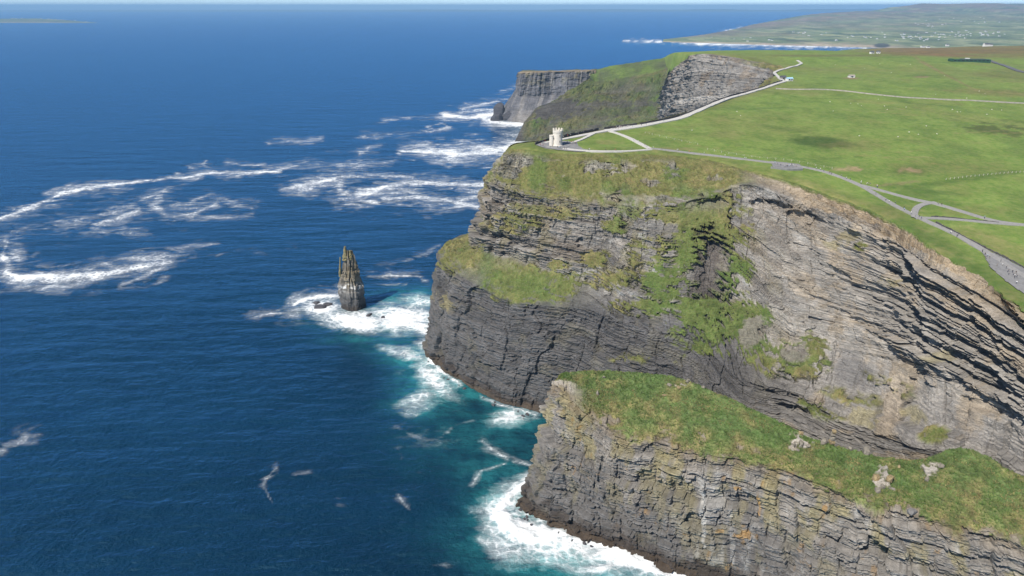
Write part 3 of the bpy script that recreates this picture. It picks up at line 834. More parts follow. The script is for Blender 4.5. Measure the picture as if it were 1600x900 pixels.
    tag(mesh_obj("near_ridge", me), "low rocky ridge in front with a grass top and steep layered sea wall", kind="structure")
    return V, g

V_SPUR, G_SPUR = build_spur()

def pick(V, u, v):
    """nearest point of a dense surface that shows at photo pixel (u, v)"""
    P = V.reshape(-1, 3)
    pu, pv, d = project(P)
    e = np.hypot(pu - u, pv - v)
    near = np.where(e < max(3.0, e.min() + 0.5))[0]
    return P[near[np.argmin(d[near])]].copy()

# ------------------------------------------------------------------ plateau
ROCKTOP = [aty(1205, 110, 1190), aty(1150, 92, 1340), aty(1085, 86, 1480), aty(1062, 99, 1560)]
RIM = [tuple(p[:2]) for p in V_MAIN[-1][::3]]
POLY = RIM + [(420, 150), (1200, 60), (5000, 400), (5000, 5200), (700, 5200), (560, 3000), (430, 1900), (440, 1640)] + [(p[0] + 14, p[1] + 8) for p in ROCKTOP[::-1]] + [tuple(hit(1200, 131)[:2])]

def build_plateau():
    ys = np.geomspace(215, 4600, 400)
    ks = np.concatenate([np.linspace(-0.03, 0.30, 190)[:-1], np.linspace(0.30, 0.80, 200)[:-1], np.linspace(0.80, 1.5, 40)])
    Y, K = np.meshgrid(ys, ks, indexing='ij')
    X = K * Y
    ins = inside(X, Y, POLY)
    d = seg_dist(X, Y, POLY + POLY[:1])
    keep = ins | (d < 3 + 0.006 * Y)
    Zz = hgt(X, Y)
    nf = fbm(X / 9, Y / 9, octv=3, seed=200)
    Zz = Zz + 0.25 * nf * np.clip(500 / Y, 0.3, 1)
    Zz = np.where(ins, Zz - 1.2 * np.exp(-(d / 2.5)), Zz - 1.2 - 4.0 * d)
    V = np.stack([X, Y, Zz], -1)
    u, v, dd = project(V)
    n1 = fbm(X / 120, Y / 120, octv=4, seed=201); n2 = fbm(X / 35, Y / 35, octv=4, seed=202); n3 = fbm(X / 12, Y / 12, octv=4, seed=203)
    col = np.ones(X.shape + (3,)) * G_FIELD
    col = mixc(col, G_OLIVE * 1.15, sstep(-0.2, 0.7, n1) * 0.38)
    col = mixc(col, G_DRY * 0.95, sstep(0.15, 0.9, n2 + 0.4 * n1) * 0.26)
    col = mixc(col, G_DEEP * 1.2, sstep(0.1, 0.8, -n2 - 0.3 * n1) * 0.4)
    # rough strip along the cliff edge
    edge = np.exp(-(d / 16.0) ** 2) * (Y < 1100)
    col = mixc(col, G_OLIVE * 0.95, edge * 0.55)
    col = mixc(col, G_DEEP * 1.15, edge * sstep(1330, 1420, u) * 0.75)
    col = mixc(col, G_DRY, edge * sstep(-0.1, 0.5, n3) * 0.4)
    def spot(cu, cv, ru, rv, c2, s=1.0, rot=0, nz=0.35):
        nonlocal col
        col = mixc(col, c2, sstep(0.25, 0.75, blob(u, v, cu, cv, ru, rv, rot) * (1 + 1.6 * nz * n3)) * s)
    spot(1285, 222, 62, 10, G_DEEP * 0.8, 0.95, 6); spot(1230, 202, 45, 4, G_DEEP * 0.9, 0.5, 8); spot(1340, 228, 60, 10, G_DRY * 0.8, 0.35)
    spot(1565, 203, 60, 9, np.array((0.07, 0.085, 0.028)), 0.8, 5, 1.0); spot(1590, 190, 30, 3, np.array((0.06, 0.075, 0.028)), 0.5, 5)
    spot(1425, 268, 44, 8, G_DEEP * 0.95, 0.6, -4, 0.6); spot(1425, 265, 40, 5, EARTH * 1.35, 0.95, -4, 1.3); spot(1350, 270, 26, 3.5, EARTH * 1.4, 0.9, 22, 1.1); spot(1400, 287, 60, 2.5, EARTH * 1.1, 0.6, -6); spot(1320, 265, 30, 2, EARTH * 1.4, 0.6, 4)
    spot(1500, 281, 110, 6, G_DEEP, 0.6, -8); spot(1420, 297, 50, 8, G_DEEP, 0.55, 10); spot(1470, 262, 120, 16, G_OLIVE, 0.4)
    spot(1470, 300, 60, 4, G_DEEP * 0.9, 0.5, 8); spot(950, 222, 30, 4, G_DRY, 0.5); spot(1050, 233, 40, 3, EARTH, 0.4)
    spot(1400, 330, 60, 10, G_DRY * 0.85, 0.25); spot(1560, 385, 90, 16, G_DRY * 0.9, 0.42, 22); spot(1520, 330, 70, 9, G_OLIVE * 1.15, 0.5)
    # rougher ground and moor towards the back
    moor = sstep(91, 83, v - 3 * n1 - (u - 1400) * 0.006) * sstep(1280, 1420, u)
    col = mixc(col, np.array((0.185, 0.125, 0.062)), moor * (0.8 + 0.2 * np.clip(n1, -1, 1)))
    col = mixc(col, np.array((0.10, 0.10, 0.045)), moor * sstep(0, 0.5, n2) * 0.5)
    spot(1560, 145, 110, 6, np.array((0.16, 0.13, 0.06)), 0.55, 3); spot(1480, 118, 60, 1.6, np.array((0.20, 0.16, 0.08)), 0.8, 27); spot(1440, 95, 40, 1.4, np.array((0.2, 0.16, 0.08)), 0.7, 30)
    spot(1580, 116, 60, 9, G_OLIVE, 0.6); spot(1300, 87, 120, 2.0, np.array((0.12, 0.10, 0.05)), 0.6); spot(1330, 122, 16, 2.2, EARTH, 0.8); spot(1440, 120, 14, 2, EARTH, 0.7)
    spot(1180, 95, 40, 5, G_OLIVE * 0.9, 0.6, 12); spot(1190, 102, 30, 3, TAN, 0.5, 14)
    for k in range(26):                                                    # old drainage lines
        rr = random.Random(900 + k)
        cu, cv = rr.uniform(1080, 1600), rr.uniform(110, 260)
        spot(cu, cv, rr.uniform(30, 90), 0.9, (G_DEEP if k % 2 else G_DRY), 0.42, rr.uniform(-6, 12), 0.2)
    col = col * (1 + 0.10 * n3 + 0.08 * nf)[..., None]
    Q = grid_faces(*X.shape)
    Q = Q[keep.ravel()[Q].all(1)]
    used = np.unique(Q)
    remap = np.full(X.size, -1); remap[used] = np.arange(len(used))
    me = raw_mesh("ground", V.reshape(-1, 3)[used], remap[Q], MAT_FIELD, col.reshape(-1, 3)[used], {"grass": np.ones(len(used))}, smooth=True)
    tag(mesh_obj("ground", me), "broad green pasture on top of the cliffs, browner moor at the back", kind="structure")

build_plateau()

# ------------------------------------------------------------------ rock face beyond the path
def simple_cliff(name, label, S, LV, nper, rper, colfn, seed, amp, bed=(3, 14, 8, 40), gfn=None, mat=MAT_FAR, fluted=0.0, lump=1.0):
    V, c, a, st = loft(S, LV, nper, rper, 2)
    st = np.broadcast_to(st[None], c.shape)
    n = normals(V)
    if n[len(n) // 2, n.shape[1] // 2, 1] > 0: n = -n
    u, v, d = project(V)
    steep = np.clip(1.2 - np.maximum(n[..., 2], 0) * 1.3, 0, 1)
    ng = fbm(a / 40, c / 24, octv=4, seed=seed); nf = fbm(a / 9, c / 7, octv=4, seed=seed + 1)
    cw = c + 4 * fbm(a / 120, c / 100, octv=2, seed=seed + 2)
    bd = Beds(seed, *bed); o1, h1, t1, _ = bd(a, cw); o2, h2, t2, _ = Beds(seed + 5, bed[0] * 0.4, bed[1] * 0.35, bed[2] * 0.4, bed[3] * 0.4)(a, cw)
    col, g = colfn(u, v, c, a, st, t1, t2, ng, nf)
    flute = np.abs(vnoise(a / 13 + 0.4 * vnoise(c / 60, a / 50, seed=seed + 7), c / 200, seed=seed + 8)) + 0.5 * np.abs(vnoise(a / 5, c / 120, seed=seed + 9))
    disp = amp * (2.2 * fbm(a / 55, c / 120, octv=3, seed=seed + 3) + (o1 - 0.5) * 1.5 * (1 - fluted) + (h1 - 0.5) * 1.5 * (1 - 0.6 * fluted) + (o2 + h2 - 1) * 0.9 + (bd.f - 0.5) * np.minimum(bd.t, 9) * 0.16 * (1 - fluted) + 0.9 * nf + fluted * 2.6 * (flute - 0.4))
    disp *= steep * (1 - 0.75 * g)
    hn = n.copy(); hn[..., 2] *= 0.4
    hn /= np.linalg.norm(hn, axis=-1, keepdims=True)
    V = V + hn * disp[..., None]
    V[..., 2] += (lump - (lump - 0.25) * sstep(132, 150, c) if lump > 1 else lump) * g * amp * (0.8 * ng + 0.5 * nf)
    me = raw_mesh(name, V.reshape(-1, 3), grid_faces(*c.shape)[:, ::-1], mat, col.reshape(-1, 3), {"grass": g})
    tag(mesh_obj(name, me), label, kind="structure")
    return V

def col_face(u, v, c, a, st, t1, t2, ng, nf):
    col = np.ones(c.shape + (3,)) * GREY * 0.85
    col = col * (0.7 + 0.6 * t1)[..., None]
    col = mixc(col, PALE, sstep(0.5, 1.0, t2 + 0.3 * ng) * 0.4)
    col = mixc(col, EARTH, sstep(0.15, 0.6, fbm(a / 30, c / 18, octv=4, seed=301)) * 0.45)
    band = np.exp(-((c - 132) / 4.0) ** 2) + np.exp(-((c - 90) / 5) ** 2)
    col = mixc(col, PALE * 1.1, band * 0.7)
    col = mixc(col, SHALE * 1.3, sstep(120, 95, c + 8 * ng) * 0.4)
    g = sstep(208, 213, c + 8 * ng + 4 * nf) * sstep(3.2, 2.0, st)
    gc = mixc(np.ones(c.shape + (3,)) * G_OLIVE, G_DRY, sstep(0, 0.5, nf))
    return mixc(col, gc, g), g

simple_cliff("bay_cliff", "rugged pale rock face rising behind the white cliff path", [q + [q[-1] + np.array((30, 14, -1.5))] for q in [
    [W(320, 1000, 0), W(330, 1000, 110), hit(1185, 138)],
    [W(345, 1075, 0), A(1188, 150, 1080), A(1204, 118, 1130)],
    [W(330, 1150, 0), A(1165, 160, 1140), A(1200, 106, 1215)],
    [W(292, 1250, 0), A(1118, 172, 1235), A(1150, 92, 1340)],
    [W(268, 1340, 0), A(1082, 178, 1330), A(1118, 86, 1420)],
    [W(250, 1410, 0), A(1062, 184, 1400), A(1086, 85, 1485)],
    [W(250, 1480, 0), A(1048, 188, 1480), A(1062, 99, 1560)],
    [W(268, 1560, 0), A(1038, 190, 1570), A(1040, 120, 1610)],
    [W(300, 1640, 0), A(1034, 190, 1640), A(1036, 138, 1680)],
]], [0, 105, 215, 228], [12, 20, 34, 34, 34, 30, 24, 12], [24, 120, 10], col_face, 300, 4.2)

def col_slope(u, v, c, a, st, t1, t2, ng, nf):
    col = np.ones(c.shape + (3,)) * np.array((0.085, 0.078, 0.068))
    col = col * (0.75 + 0.5 * t1)[..., None]
    g = np.clip(0.75 + 0.5 * ng, 0, 1)
    rock = sstep(0.2, 0.55, blob(u, v, 870, 172, 48, 13, -8) + 0.35 * nf)
    rock = np.maximum(rock, sstep(0.3, 0.6, np.exp(-((v - 162) / 5) ** 2) * 0.7 + 0.4 * nf) * 0.8)
    rock = np.maximum(rock, sstep(0.25, 0.6, fbm(a / 45, c / 10, octv=4, seed=322)) * sstep(118, 105, c) * 0.8)
    rock = np.maximum(rock, sstep(826, 812, u) * sstep(185, 195, v))
    g = np.clip(g * (1 - rock), 0, 1)
    gc = np.ones(c.shape + (3,)) * np.array((0.104, 0.120, 0.046))
    gc = mixc(gc, np.array((0.15, 0.12, 0.062)), sstep(-0.1, 0.5, fbm(a / 60, c / 14, octv=4, seed=320)) * 0.42)
    gc = mixc(gc, G_DEEP * 0.95, sstep(0.1, 0.6, fbm(a / 35, c / 60, octv=4, seed=321)) * 0.55)
    top = sstep(150, 158, c + 3 * ng)
    gc = mixc(gc, G_FIELD * 0.78, top)
    gc = mixc(gc, G_DEEP, sstep(0.4, 0.7, blob(u, v, 1022, 150, 10, 42, 14) + 0.2 * nf) * 0.6)
    return mixc(col, gc, g), np.maximum(g, top)

FS = []
for uA, vA, uB, vB, uC, vC, uD, vD, uE, vE, uF, vF in (
    (922, 110, 922, 122, 868, 158, 838, 168, 818, 192, 803, 224),
    (935, 107, 932, 128, 905, 150, 870, 162, 850, 188, 838, 224),
    (960, 101, 958, 125, 940, 147, 915, 160, 895, 186, 880, 218),
    (1000, 95, 995, 119, 985, 143, 970, 158, 955, 182, 945, 206),
    (1040, 90, 1030, 111, 1018, 141, 1005, 158, 998, 180, 992, 198),
    (1078, 88, 1056, 102, 1040, 138, 1034, 158, 1030, 178, 1030, 194),
    (1120, 87, 1085, 96, 1058, 130, 1052, 155, 1050, 178, 1050, 194)):
    FS.append([aty(uF, 240, 1690) * np.array((1, 1, 0)), aty(uF, vF, 1700), aty(uE, vE, 1745), aty(uD, vD, 1790), aty(uC, vC, 1850), aty(uB, vB, 1960), aty(uA, vA, 2180), aty(uA, vA + 14, 2300)])
simple_cliff("far_slope", "brown green grassy slope running down to the sea behind the tower", FS, [0, 20, 60, 90, 112, 152, 190, 230],
             [26, 26, 36, 36, 30, 24], [8, 26, 24, 26, 46, 26, 4], col_slope, 320, 4.2, (4, 14, 10, 50), lump=2.2)

def col_farcliff(u, v, c, a, st, t1, t2, ng, nf):
    col = np.ones(c.shape + (3,)) * np.array((0.120, 0.117, 0.122))
    stre = fbm(a / 7, c / 90, octv=4, seed=341)
    col = col * (1 + 0.35 * stre)[..., None]
    col = mixc(col, PALE * 0.9, sstep(0.2, 0.8, fbm(a / 10, c / 60, octv=3, seed=342)) * 0.35)
    col = mixc(col, LICHEN * 0.9, sstep(95, 135, c + 14 * ng) * sstep(0, 0.6, nf + ng) * 0.45)
    col = mixc(col, TAN * 0.85, sstep(133, 139, c) * 0.7)
    col = mixc(col, PALE * 0.75, sstep(45, 18, c + 10 * ng) * sstep(2.0, 3.0, st) * 0.5)
    g = sstep(143, 147, c)
    return mixc(col, G_OLIVE, g), g

simple_cliff("far_headland", "flat topped dark fluted sea cliff furthest along the coast", [
    [Z(790, 165, 0), A(812, 140, 2260), A(816, 114, 2270), A(817, 112, 2280)],
    [Z(783, 176, 0), A(806, 140, 2120), A(811, 113, 2125), A(815, 111, 2150)],
    [Z(792, 188, 0), A(808, 150, 2076), A(814, 113, 2085), A(822, 110.5, 2150)],
    [Z(815, 192, 0), A(830, 150, 2068), A(835, 112, 2080), A(845, 110, 2170)],
    [Z(850, 194, 0), A(868, 150, 2058), A(872, 111, 2075), A(882, 109, 2170)],
    [Z(885, 194, 0), A(903, 150, 2055), A(908, 110, 2070), A(916, 108, 2170)],
    [Z(905, 193, 0), A(920, 150, 2060), A(924, 110, 2075), A(930, 107.5, 2190)],
    [Z(935, 190, 0), A(935, 148, 2100), A(934, 116, 2140), A(940, 108, 2210)],
], [0, 70, 140, 150], [10, 16, 30, 46, 46, 26, 16], [46, 50, 10], col_farcliff, 340, 2.4, (5, 20, 10, 50), fluted=0.85)

# ------------------------------------------------------------------ far lowland, island, distant hills
def fields_colour(X, Y, u, v, seed):
    n1 = fbm(X / 900, Y / 900, octv=4, seed=seed); n2 = fbm(X / 300, Y / 400, octv=3, seed=seed + 1)
    cx, cy = np.floor(X / 170 + 0.4 * n2), np.floor(Y / 330 + 0.4 * n1)
    h = _hash(cx, cy, np.zeros_like(cx), seed)
    col = np.ones(X.shape + (3,)) * np.array((0.165, 0.205, 0.105))
    col = mixc(col, np.array((0.30, 0.32, 0.18)), sstep(0.45, 1.0, h) * 0.85)
    col = mixc(col, np.array((0.08, 0.11, 0.06)), sstep(0.35, 0.0, h) * 0.9)
    col = mixc(col, np.array((0.24, 0.20, 0.14)), sstep(0.1, 0.7, n1) * 0.45)
    ed = np.minimum(np.abs(X / 170 + 0.4 * n2 - np.round(X / 170 + 0.4 * n2)), np.abs(Y / 330 + 0.4 * n1 - np.round(Y / 330 + 0.4 * n1)) * 1.6)
    return mixc(col, np.array((0.07, 0.08, 0.05)), sstep(0.08, 0.0, ed) * 0.6), n1, n2

def build_lowland():
    us = [1036, 1060, 1085, 1110, 1150, 1200, 1250, 1310, 1380, 1450, 1530, 1620, 1740, 1900, 2100]
    beach = [65.2, 66, 66.6, 67.2, 68.5, 70, 71.2, 72.6, 75, 80, 88, 94, 98, 100, 100]
    sky_v = [64.9, 61.5, 57.5, 52, 44.5, 33, 23.5, 16.5, 11, 6.5, 3.5, 3.0, 5.0, 5, 6]
    sky_y = [7300, 7700, 8200, 8900, 10400, 12600, 14200, 15500, 16500, 17500, 18500, 18500, 18500, 18500, 18500]
    S = []
    for u, b, s, y in zip(us, beach, sky_v, sky_y):
        p0 = atz(u, b, 1.5); p1 = aty(u, s, max(y, p0[1] * 1.03 + 60))
        p1[2] = max(p1[2], 3.0)
        f0 = (0.0, 0.05, 0.25, 0.5, 0.75, 1.0)
        zf = (0.0, 0.02, 0.07, 0.22, 0.55, 1.0)
        row = [p0 + np.array((0, -120, -14))]
        for f, q in zip(f0, zf):
            yy = p0[1] * (p1[1] / p0[1]) ** f
            xx = ray(u, b)[0] / ray(u, b)[1] * yy
            row.append(np.array((xx, yy, p0[2] + (p1[2] - p0[2]) * q + (6 if 0 < f < 1 else 0))))
        bk = min(1.0, max(p1[2] - 3, 0) / 60 + 0.02)
        row.append(row[-1] + np.array((300 * bk, 1500 * bk, -p1[2] * 0.9 - 4)))
        S.append(row)
    V, c, a, st = loft(S, list(range(8)), [26] * (len(us) - 1), [4, 10, 44, 44, 40, 40, 6], 1)
    X, Y = V[..., 0], V[..., 1]
    u, v, d = project(V)
    col, n1, n2 = fields_colour(X, Y, u, v, 400)
    up = sstep(3.6, 5.6, c)
    V[..., 2] += (n1 * 42 + n2 * 12) * up * sstep(6.2, 5, c) * sstep(1060, 1250, u) + np.exp(-((c - 6) / 0.8) ** 2) * 70 * fbm(X / 1500, Y / 3000, octv=3, seed=402) * sstep(1250, 1420, u)
    col = mixc(col, np.array((0.22, 0.165, 0.14)), up * sstep(-0.3, 0.5, n1 + 0.2) * 0.8)
    col = mixc(col, np.array((0.12, 0.12, 0.10)), up * sstep(0.1, 0.5, n2) * 0.5)
    col = mixc(col, np.array((0.40, 0.33, 0.26)), sstep(2.2, 1.2, c + 0.3 * n2) * 0.8)
    col = mixc(col, np.array((0.055, 0.06, 0.06)), sstep(0.3, 0.6, blob(u, v, 1378, 71, 14, 4)) * 0.9)
    me = raw_mesh("lowland", V.reshape(-1, 3), grid_faces(*c.shape), MAT_LOW, col.reshape(-1, 3), {"grass": np.ones(c.size)}, smooth=True)
    tag(mesh_obj("lowland", me), "hazy green lowland with a long beach rising to distant hills at right", kind="structure")
    return V
V_LOW = build_lowland()

def build_island():
    us = np.linspace(-420, 152, 60)
    rows = []
    for f, hgt_k in ((0, 0), (0.12, 0.25), (0.4, 0.8), (0.7, 1.0), (1, 0.5), (1.1, -0.3)):
        r = []
        for u in us:
            e = min(1, (152 - u) / 90.0)
            y = 14800 + f * 2600 * e
            top = (44 * e ** 0.8 + 8 * math.sin(u / 37.0) * e + 1)
            x = ray(u, 30)[0] / ray(u, 30)[1] * y
            r.append((x, y, -1 + top * hgt_k + (2 if hgt_k > 0 else 0)))
        rows.append(r)
    P = np.array(rows)
    V, c, a, st = loft(P.transpose(1, 0, 2), list(range(6)), [3] * 59, [4, 6, 8, 6, 4], 1)
    u, v, d = project(V)
    col, n1, n2 = fields_colour(V[..., 0], V[..., 1], u, v, 430)
    V[..., 2] += 5 * n2 * sstep(0.5, 2, c) * sstep(152, 90, u)
    col = mixc(col * 0.8, np.array((0.30, 0.27, 0.22)), sstep(1.2, 0.4, c) * 0.8)
    me = raw_mesh("island", V.reshape(-1, 3), grid_faces(*c.shape), MAT_LOW, col.reshape(-1, 3), {"grass": np.ones(c.size)}, smooth=True)
    tag(mesh_obj("island", me), "low green island on the horizon at far left", kind="structure")
    return V
V_ISLE = build_island()

def build_hills():
    ks = np.linspace(-1.1, 1.4, 260)
    rows = []
    base = np.clip(fbm(ks * 9, ks * 0, octv=4, seed=450) * 0.5 + 0.55, 0.05, 1.2) * sstep(-1.0, 0.35, ks) * 170 + 30
    for f, q in ((0, -0.05), (0.25, 0.6), (0.5, 1.0), (1.0, 0.2)):
        y = 46000 + 7000 * f
        rows.append(np.stack([ks * y, np.full_like(ks, y), base * q], -1))
    V = np.array(rows)
    me = raw_mesh("hills", V.reshape(-1, 3), grid_faces(4, 260), plain("distant_hill", (0.09, 0.10, 0.06), 0.95, 0.2, 0.001), smooth=True)
    tag(mesh_obj("hills", me), "faint blue coast far off along the horizon", kind="structure")
build_hills()

# ------------------------------------------------------------------ haze
def build_haze():
    bm = bmesh.new()
    zs = [(o.matrix_world @ Vector(q)).z for o in SC.objects if o.type == 'MESH' for q in o.bound_box]
    z0, z1 = min(zs) - 1.0, max(max(zs), H) + 12.0
    add_box(bm, (0, 26500, (z0 + z1) / 2), (345000, 95000, z1 - z0))
    m = bpy.data.materials.new("haze_air"); m.use_nodes = True
    N, L = m.node_tree.nodes, m.node_tree.links
    for n in list(N): N.remove(n)
    o = N.new("ShaderNodeOutputMaterial"); p = N.new("ShaderNodeVolumePrincipled")
    p.inputs["Color"].default_value = (0.36, 0.66, 1.0, 1)
    p.inputs["Density"].default_value = 4.0e-5
    p.inputs["Anisotropy"].default_value = 0.0
    L.new(p.outputs[0], o.inputs["Volume"])
    tag(bm_obj("haze", bm, m), "pale blue sea haze over the distance", kind="stuff")
build_haze()

# ------------------------------------------------------------------ sea stack
def build_stack():
    y0 = Z(549, 484, 0)[1]
    prof = [(496, 543, 566), (488, 533, 568.5), (478, 531, 568.5), (468, 530.5, 566.5), (462, 529, 565), (452, 528.5, 562.5), (440, 529.5, 559), (425, 532, 556), (412, 533.5, 553), (402, 534.8, 550.5), (396, 536, 548.5)]
    rows = []
    zz = np.linspace(-4, None or 1, 2)
    pts = [(aty(l, v, y0), aty(r, v, y0)) for v, l, r in prof]
    zs = np.array([p[0][2] for p in pts]); ls = np.array([p[0][0] for p in pts]); rs = np.array([p[1][0] for p in pts])
    zg = np.linspace(-4, zs[-1], 190)
    L_, R_ = np.interp(zg, zs, ls), np.interp(zg, zs, rs)
    th = np.linspace(0, 2 * math.pi, 150, endpoint=False)
    T, Zg = np.meshgrid(th, zg)
    cx, hw = (L_ + R_)[:, None] / 2, (R_ - L_)[:, None] / 2 * (1.0 - 0.05 * sstep(20, 50, zg))[:, None]
    p = 3.2
    ct, sn = np.cos(T + 0.5), np.sin(T + 0.5)
    rr = (np.abs(ct) ** p + np.abs(sn) ** p) ** (-1 / p)
    dx, dy = rr * np.cos(T), rr * np.sin(T)
    mx = np.abs(dx).max()
    arc = T * 11.0
    o1, h1, t1, _ = Beds(501, 1.6, 8, 3, 8)(arc, Zg + 8)
    col_id = np.floor(arc / 4.4 + 0.5 * vnoise(Zg / 9, arc / 4, seed=507)); hc = _hash(col_id, np.floor(Zg / 22), col_id * 0, 502)
    nf = fbm(arc / 2.6, Zg / 3.5, octv=3, seed=503); ng = fbm(arc / 7, Zg / 9, octv=3, seed=504)
    crk = np.abs(vnoise(arc / 4.2, Zg / 30, seed=505))
    colw = 3.6
    ci = np.floor(arc / colw + 0.35 * vnoise(Zg / 12, arc / 6, seed=508)); ctop = 34 + 46 * _hash(ci, ci * 0, ci * 0, 509)      # columns that end at different heights
    step = np.where((Zg > ctop) & (Zg < 62), -0.22, 0.0)
    s = 1 + (0.16 * (o1 - 0.5) + 0.34 * (hc - 0.5) + 0.16 * (h1 - 0.5) + 0.07 * nf - 0.30 * sstep(0.14, 0, crk) + step) * np.where(Zg > 24, 1.0, 0.5)
    s = s + 0.10 * sstep(34, 24, Zg) * sstep(6, 22, Zg)
    X = cx + dx / mx * hw * s; Y = y0 + 8 + dy / mx * (hw * 0.55 + 5.0 * np.clip(1 - Zg / 80, 0.15, 1)) * s
    Zf = Zg + sstep(52, 66, Zg) * 5.0 * (hc - 0.6)
    V = np.stack([X, Y, Zf], -1)
    Vt = np.array([[cx[-1, 0], y0 + 8, zg[-1] + 0.8]])
    col = np.ones(Zg.shape + (3,)) * GREY * 0.95
    col = col * (0.75 + 0.5 * t1)[..., None]
    col = mixc(col, np.array((0.20, 0.155, 0.085)), sstep(22, 34, Zg + 3 * ng) * (0.5 + 0.3 * ng))
    col = mixc(col, ORANGE * 0.7, sstep(56, 68, Zg) * sstep(0, 0.5, nf + 0.3) * 0.5)
    col = mixc(col, GUANO * 1.1, np.exp(-((Zg - 25 - 3 * ng) / 4.5) ** 2) * sstep(-0.1, 0.4, fbm(arc / 3.0, Zg / 2.2, octv=3, seed=512)) * 0.8)
    col = mixc(col, SHALE * 0.85, sstep(20, 14, Zg + 3 * ng) * 0.85)
    col = mixc(col, WET, sstep(8, 3, Zg + 2 * ng) * 0.8)
    R, C = Zg.shape
    Q = grid_faces(R, C, True)
    P = np.concatenate([V.reshape(-1, 3), Vt]); cc = np.concatenate([col.reshape(-1, 3), [LICHEN]])
    base = (R - 1) * C
    capq = np.array([[base + k, base + (k + 1) % C, R * C, R * C] for k in range(0)]).reshape(0, 4).astype(int)
    me = raw_mesh("sea_stack", P, np.concatenate([Q, capq]) if len(capq) else Q, MAT_SPUR, cc, {"grass": np.zeros(len(P))})
    bm = bmesh.new(); bm.from_mesh(me); bm.verts.ensure_lookup_table()
    for k in range(C):
        bm.faces.new((bm.verts[base + k], bm.verts[base + (k + 1) % C], bm.verts[R * C]))
    bm.to_mesh(me); bm.free()
    st = tag(mesh_obj("sea_stack", me), "tall narrow rock stack standing alone in white surf off the headland", "sea stack")
    def spire(u, v0, v1, r, dy, seed, lean=0):
        a0, a1 = aty(u, v0, y0 + dy), aty(u + lean, v1, y0 + dy)
        rg = random.Random(seed)
        bm = bmesh.new(); n = 9; rings = []
        for k in range(10):
            f = k / 9; c = a0 * (1 - f) + a1 * f
            q = r * (1 - 0.55 * f) * rg.uniform(0.8, 1.2)
            rings.append([bm.verts.new((c[0] + q * math.cos(2 * math.pi * j / n) * rg.uniform(.8, 1.15), c[1] + q * math.sin(2 * math.pi * j / n) * rg.uniform(.8, 1.15), c[2])) for j in range(n)])
        for p_, q_ in zip(rings[:-1], rings[1:]):
            for j in range(n): bm.faces.new((p_[j], p_[(j + 1) % n], q_[(j + 1) % n], q_[j]))
        bm.faces.new(rings[-1]); bm.faces.new(rings[0][::-1])
        return bm
    LM = plain("lichen_rock", (0.20, 0.17, 0.085), 0.95, 0.45, 0.7)
    bm_obj("pinnacle", spire(531, 432, 402, 1.5, 4, 1, 0.5), LM, st)
    bm_obj("pinnacle", spire(539, 406, 385, 3.0, 6, 2), LM, st)
    bm_obj("pinnacle", spire(547, 406, 391.5, 3.0, 7, 3), LM, st)
build_stack()

# ------------------------------------------------------------------ rocks and boulders
def rock_mesh(name, seed, mat, s=(1, 1, 1), n=26, cut=0.0):
    rg = random.Random(seed)
    bm = bmesh.new()
    for _ in range(n):
        p = Vector((rg.uniform(-1, 1), rg.uniform(-1, 1), rg.uniform(-1, 1)))
        m = max(abs(p.x), abs(p.y), abs(p.z)); L2 = p.length
        p = p / (m * (1 - cut) + L2 * cut) * rg.uniform(0.82, 1.0)
        bm.verts.new((p.x * s[0], p.y * s[1], p.z * s[2]))
    r = bmesh.ops.convex_hull(bm, input=bm.verts[:])
    bmesh.ops.delete(bm, geom=[g for g in r['geom_interior'] if isinstance(g, bmesh.types.BMVert)], context='VERTS')
    me = bpy.data.meshes.new(name); bm.normal_update(); bm.to_mesh(me); bm.free()
    me.materials.append(mat)
    return me

M_WETROCK = plain("wet_rock", (0.075, 0.07, 0.072), 0.6, 0.4, 0.5)
M_PALEROCK = plain("pale_rock", (0.215, 0.19, 0.15), 0.95, 0.35, 0.9)
M_LICHROCK = plain("orange_lichen_rock", (0.27, 0.205, 0.11), 0.95, 0.5, 1.1)
M_GREYROCK = plain("grey_rock", (0.16, 0.15, 0.14), 0.95, 0.35, 0.9)

for i, (u, v, sx, sy, sz, lab) in enumerate((
        (500, 480, 7.5, 6, 2.6, "flat wet rock in the surf left of the tall stack"),
        (512, 476, 6, 5, 2.2, "dark low rock awash nearest the left side of the stack"),
        (494, 473, 4.5, 4, 1.8, "small dark rock awash, the farthest left by the stack"),
        (577, 492, 5, 2.5, 1.3, "thin dark rock awash just right of the stack foot"),
        (598, 496, 4, 2.5, 1.0, "low rock nearly covered by foam right of the stack"))):
    p = atz(u, v, 0.3)
    o = mesh_obj("surf_rock", rock_mesh("surf_rock", 600 + i, M_WETROCK, (sx, sy, sz), 34, 0.6))
    o.location = p; o.rotation_euler = (0, 0, 0.4 * i)
    tag(o, lab, "rock", "rocks awash by the stack")

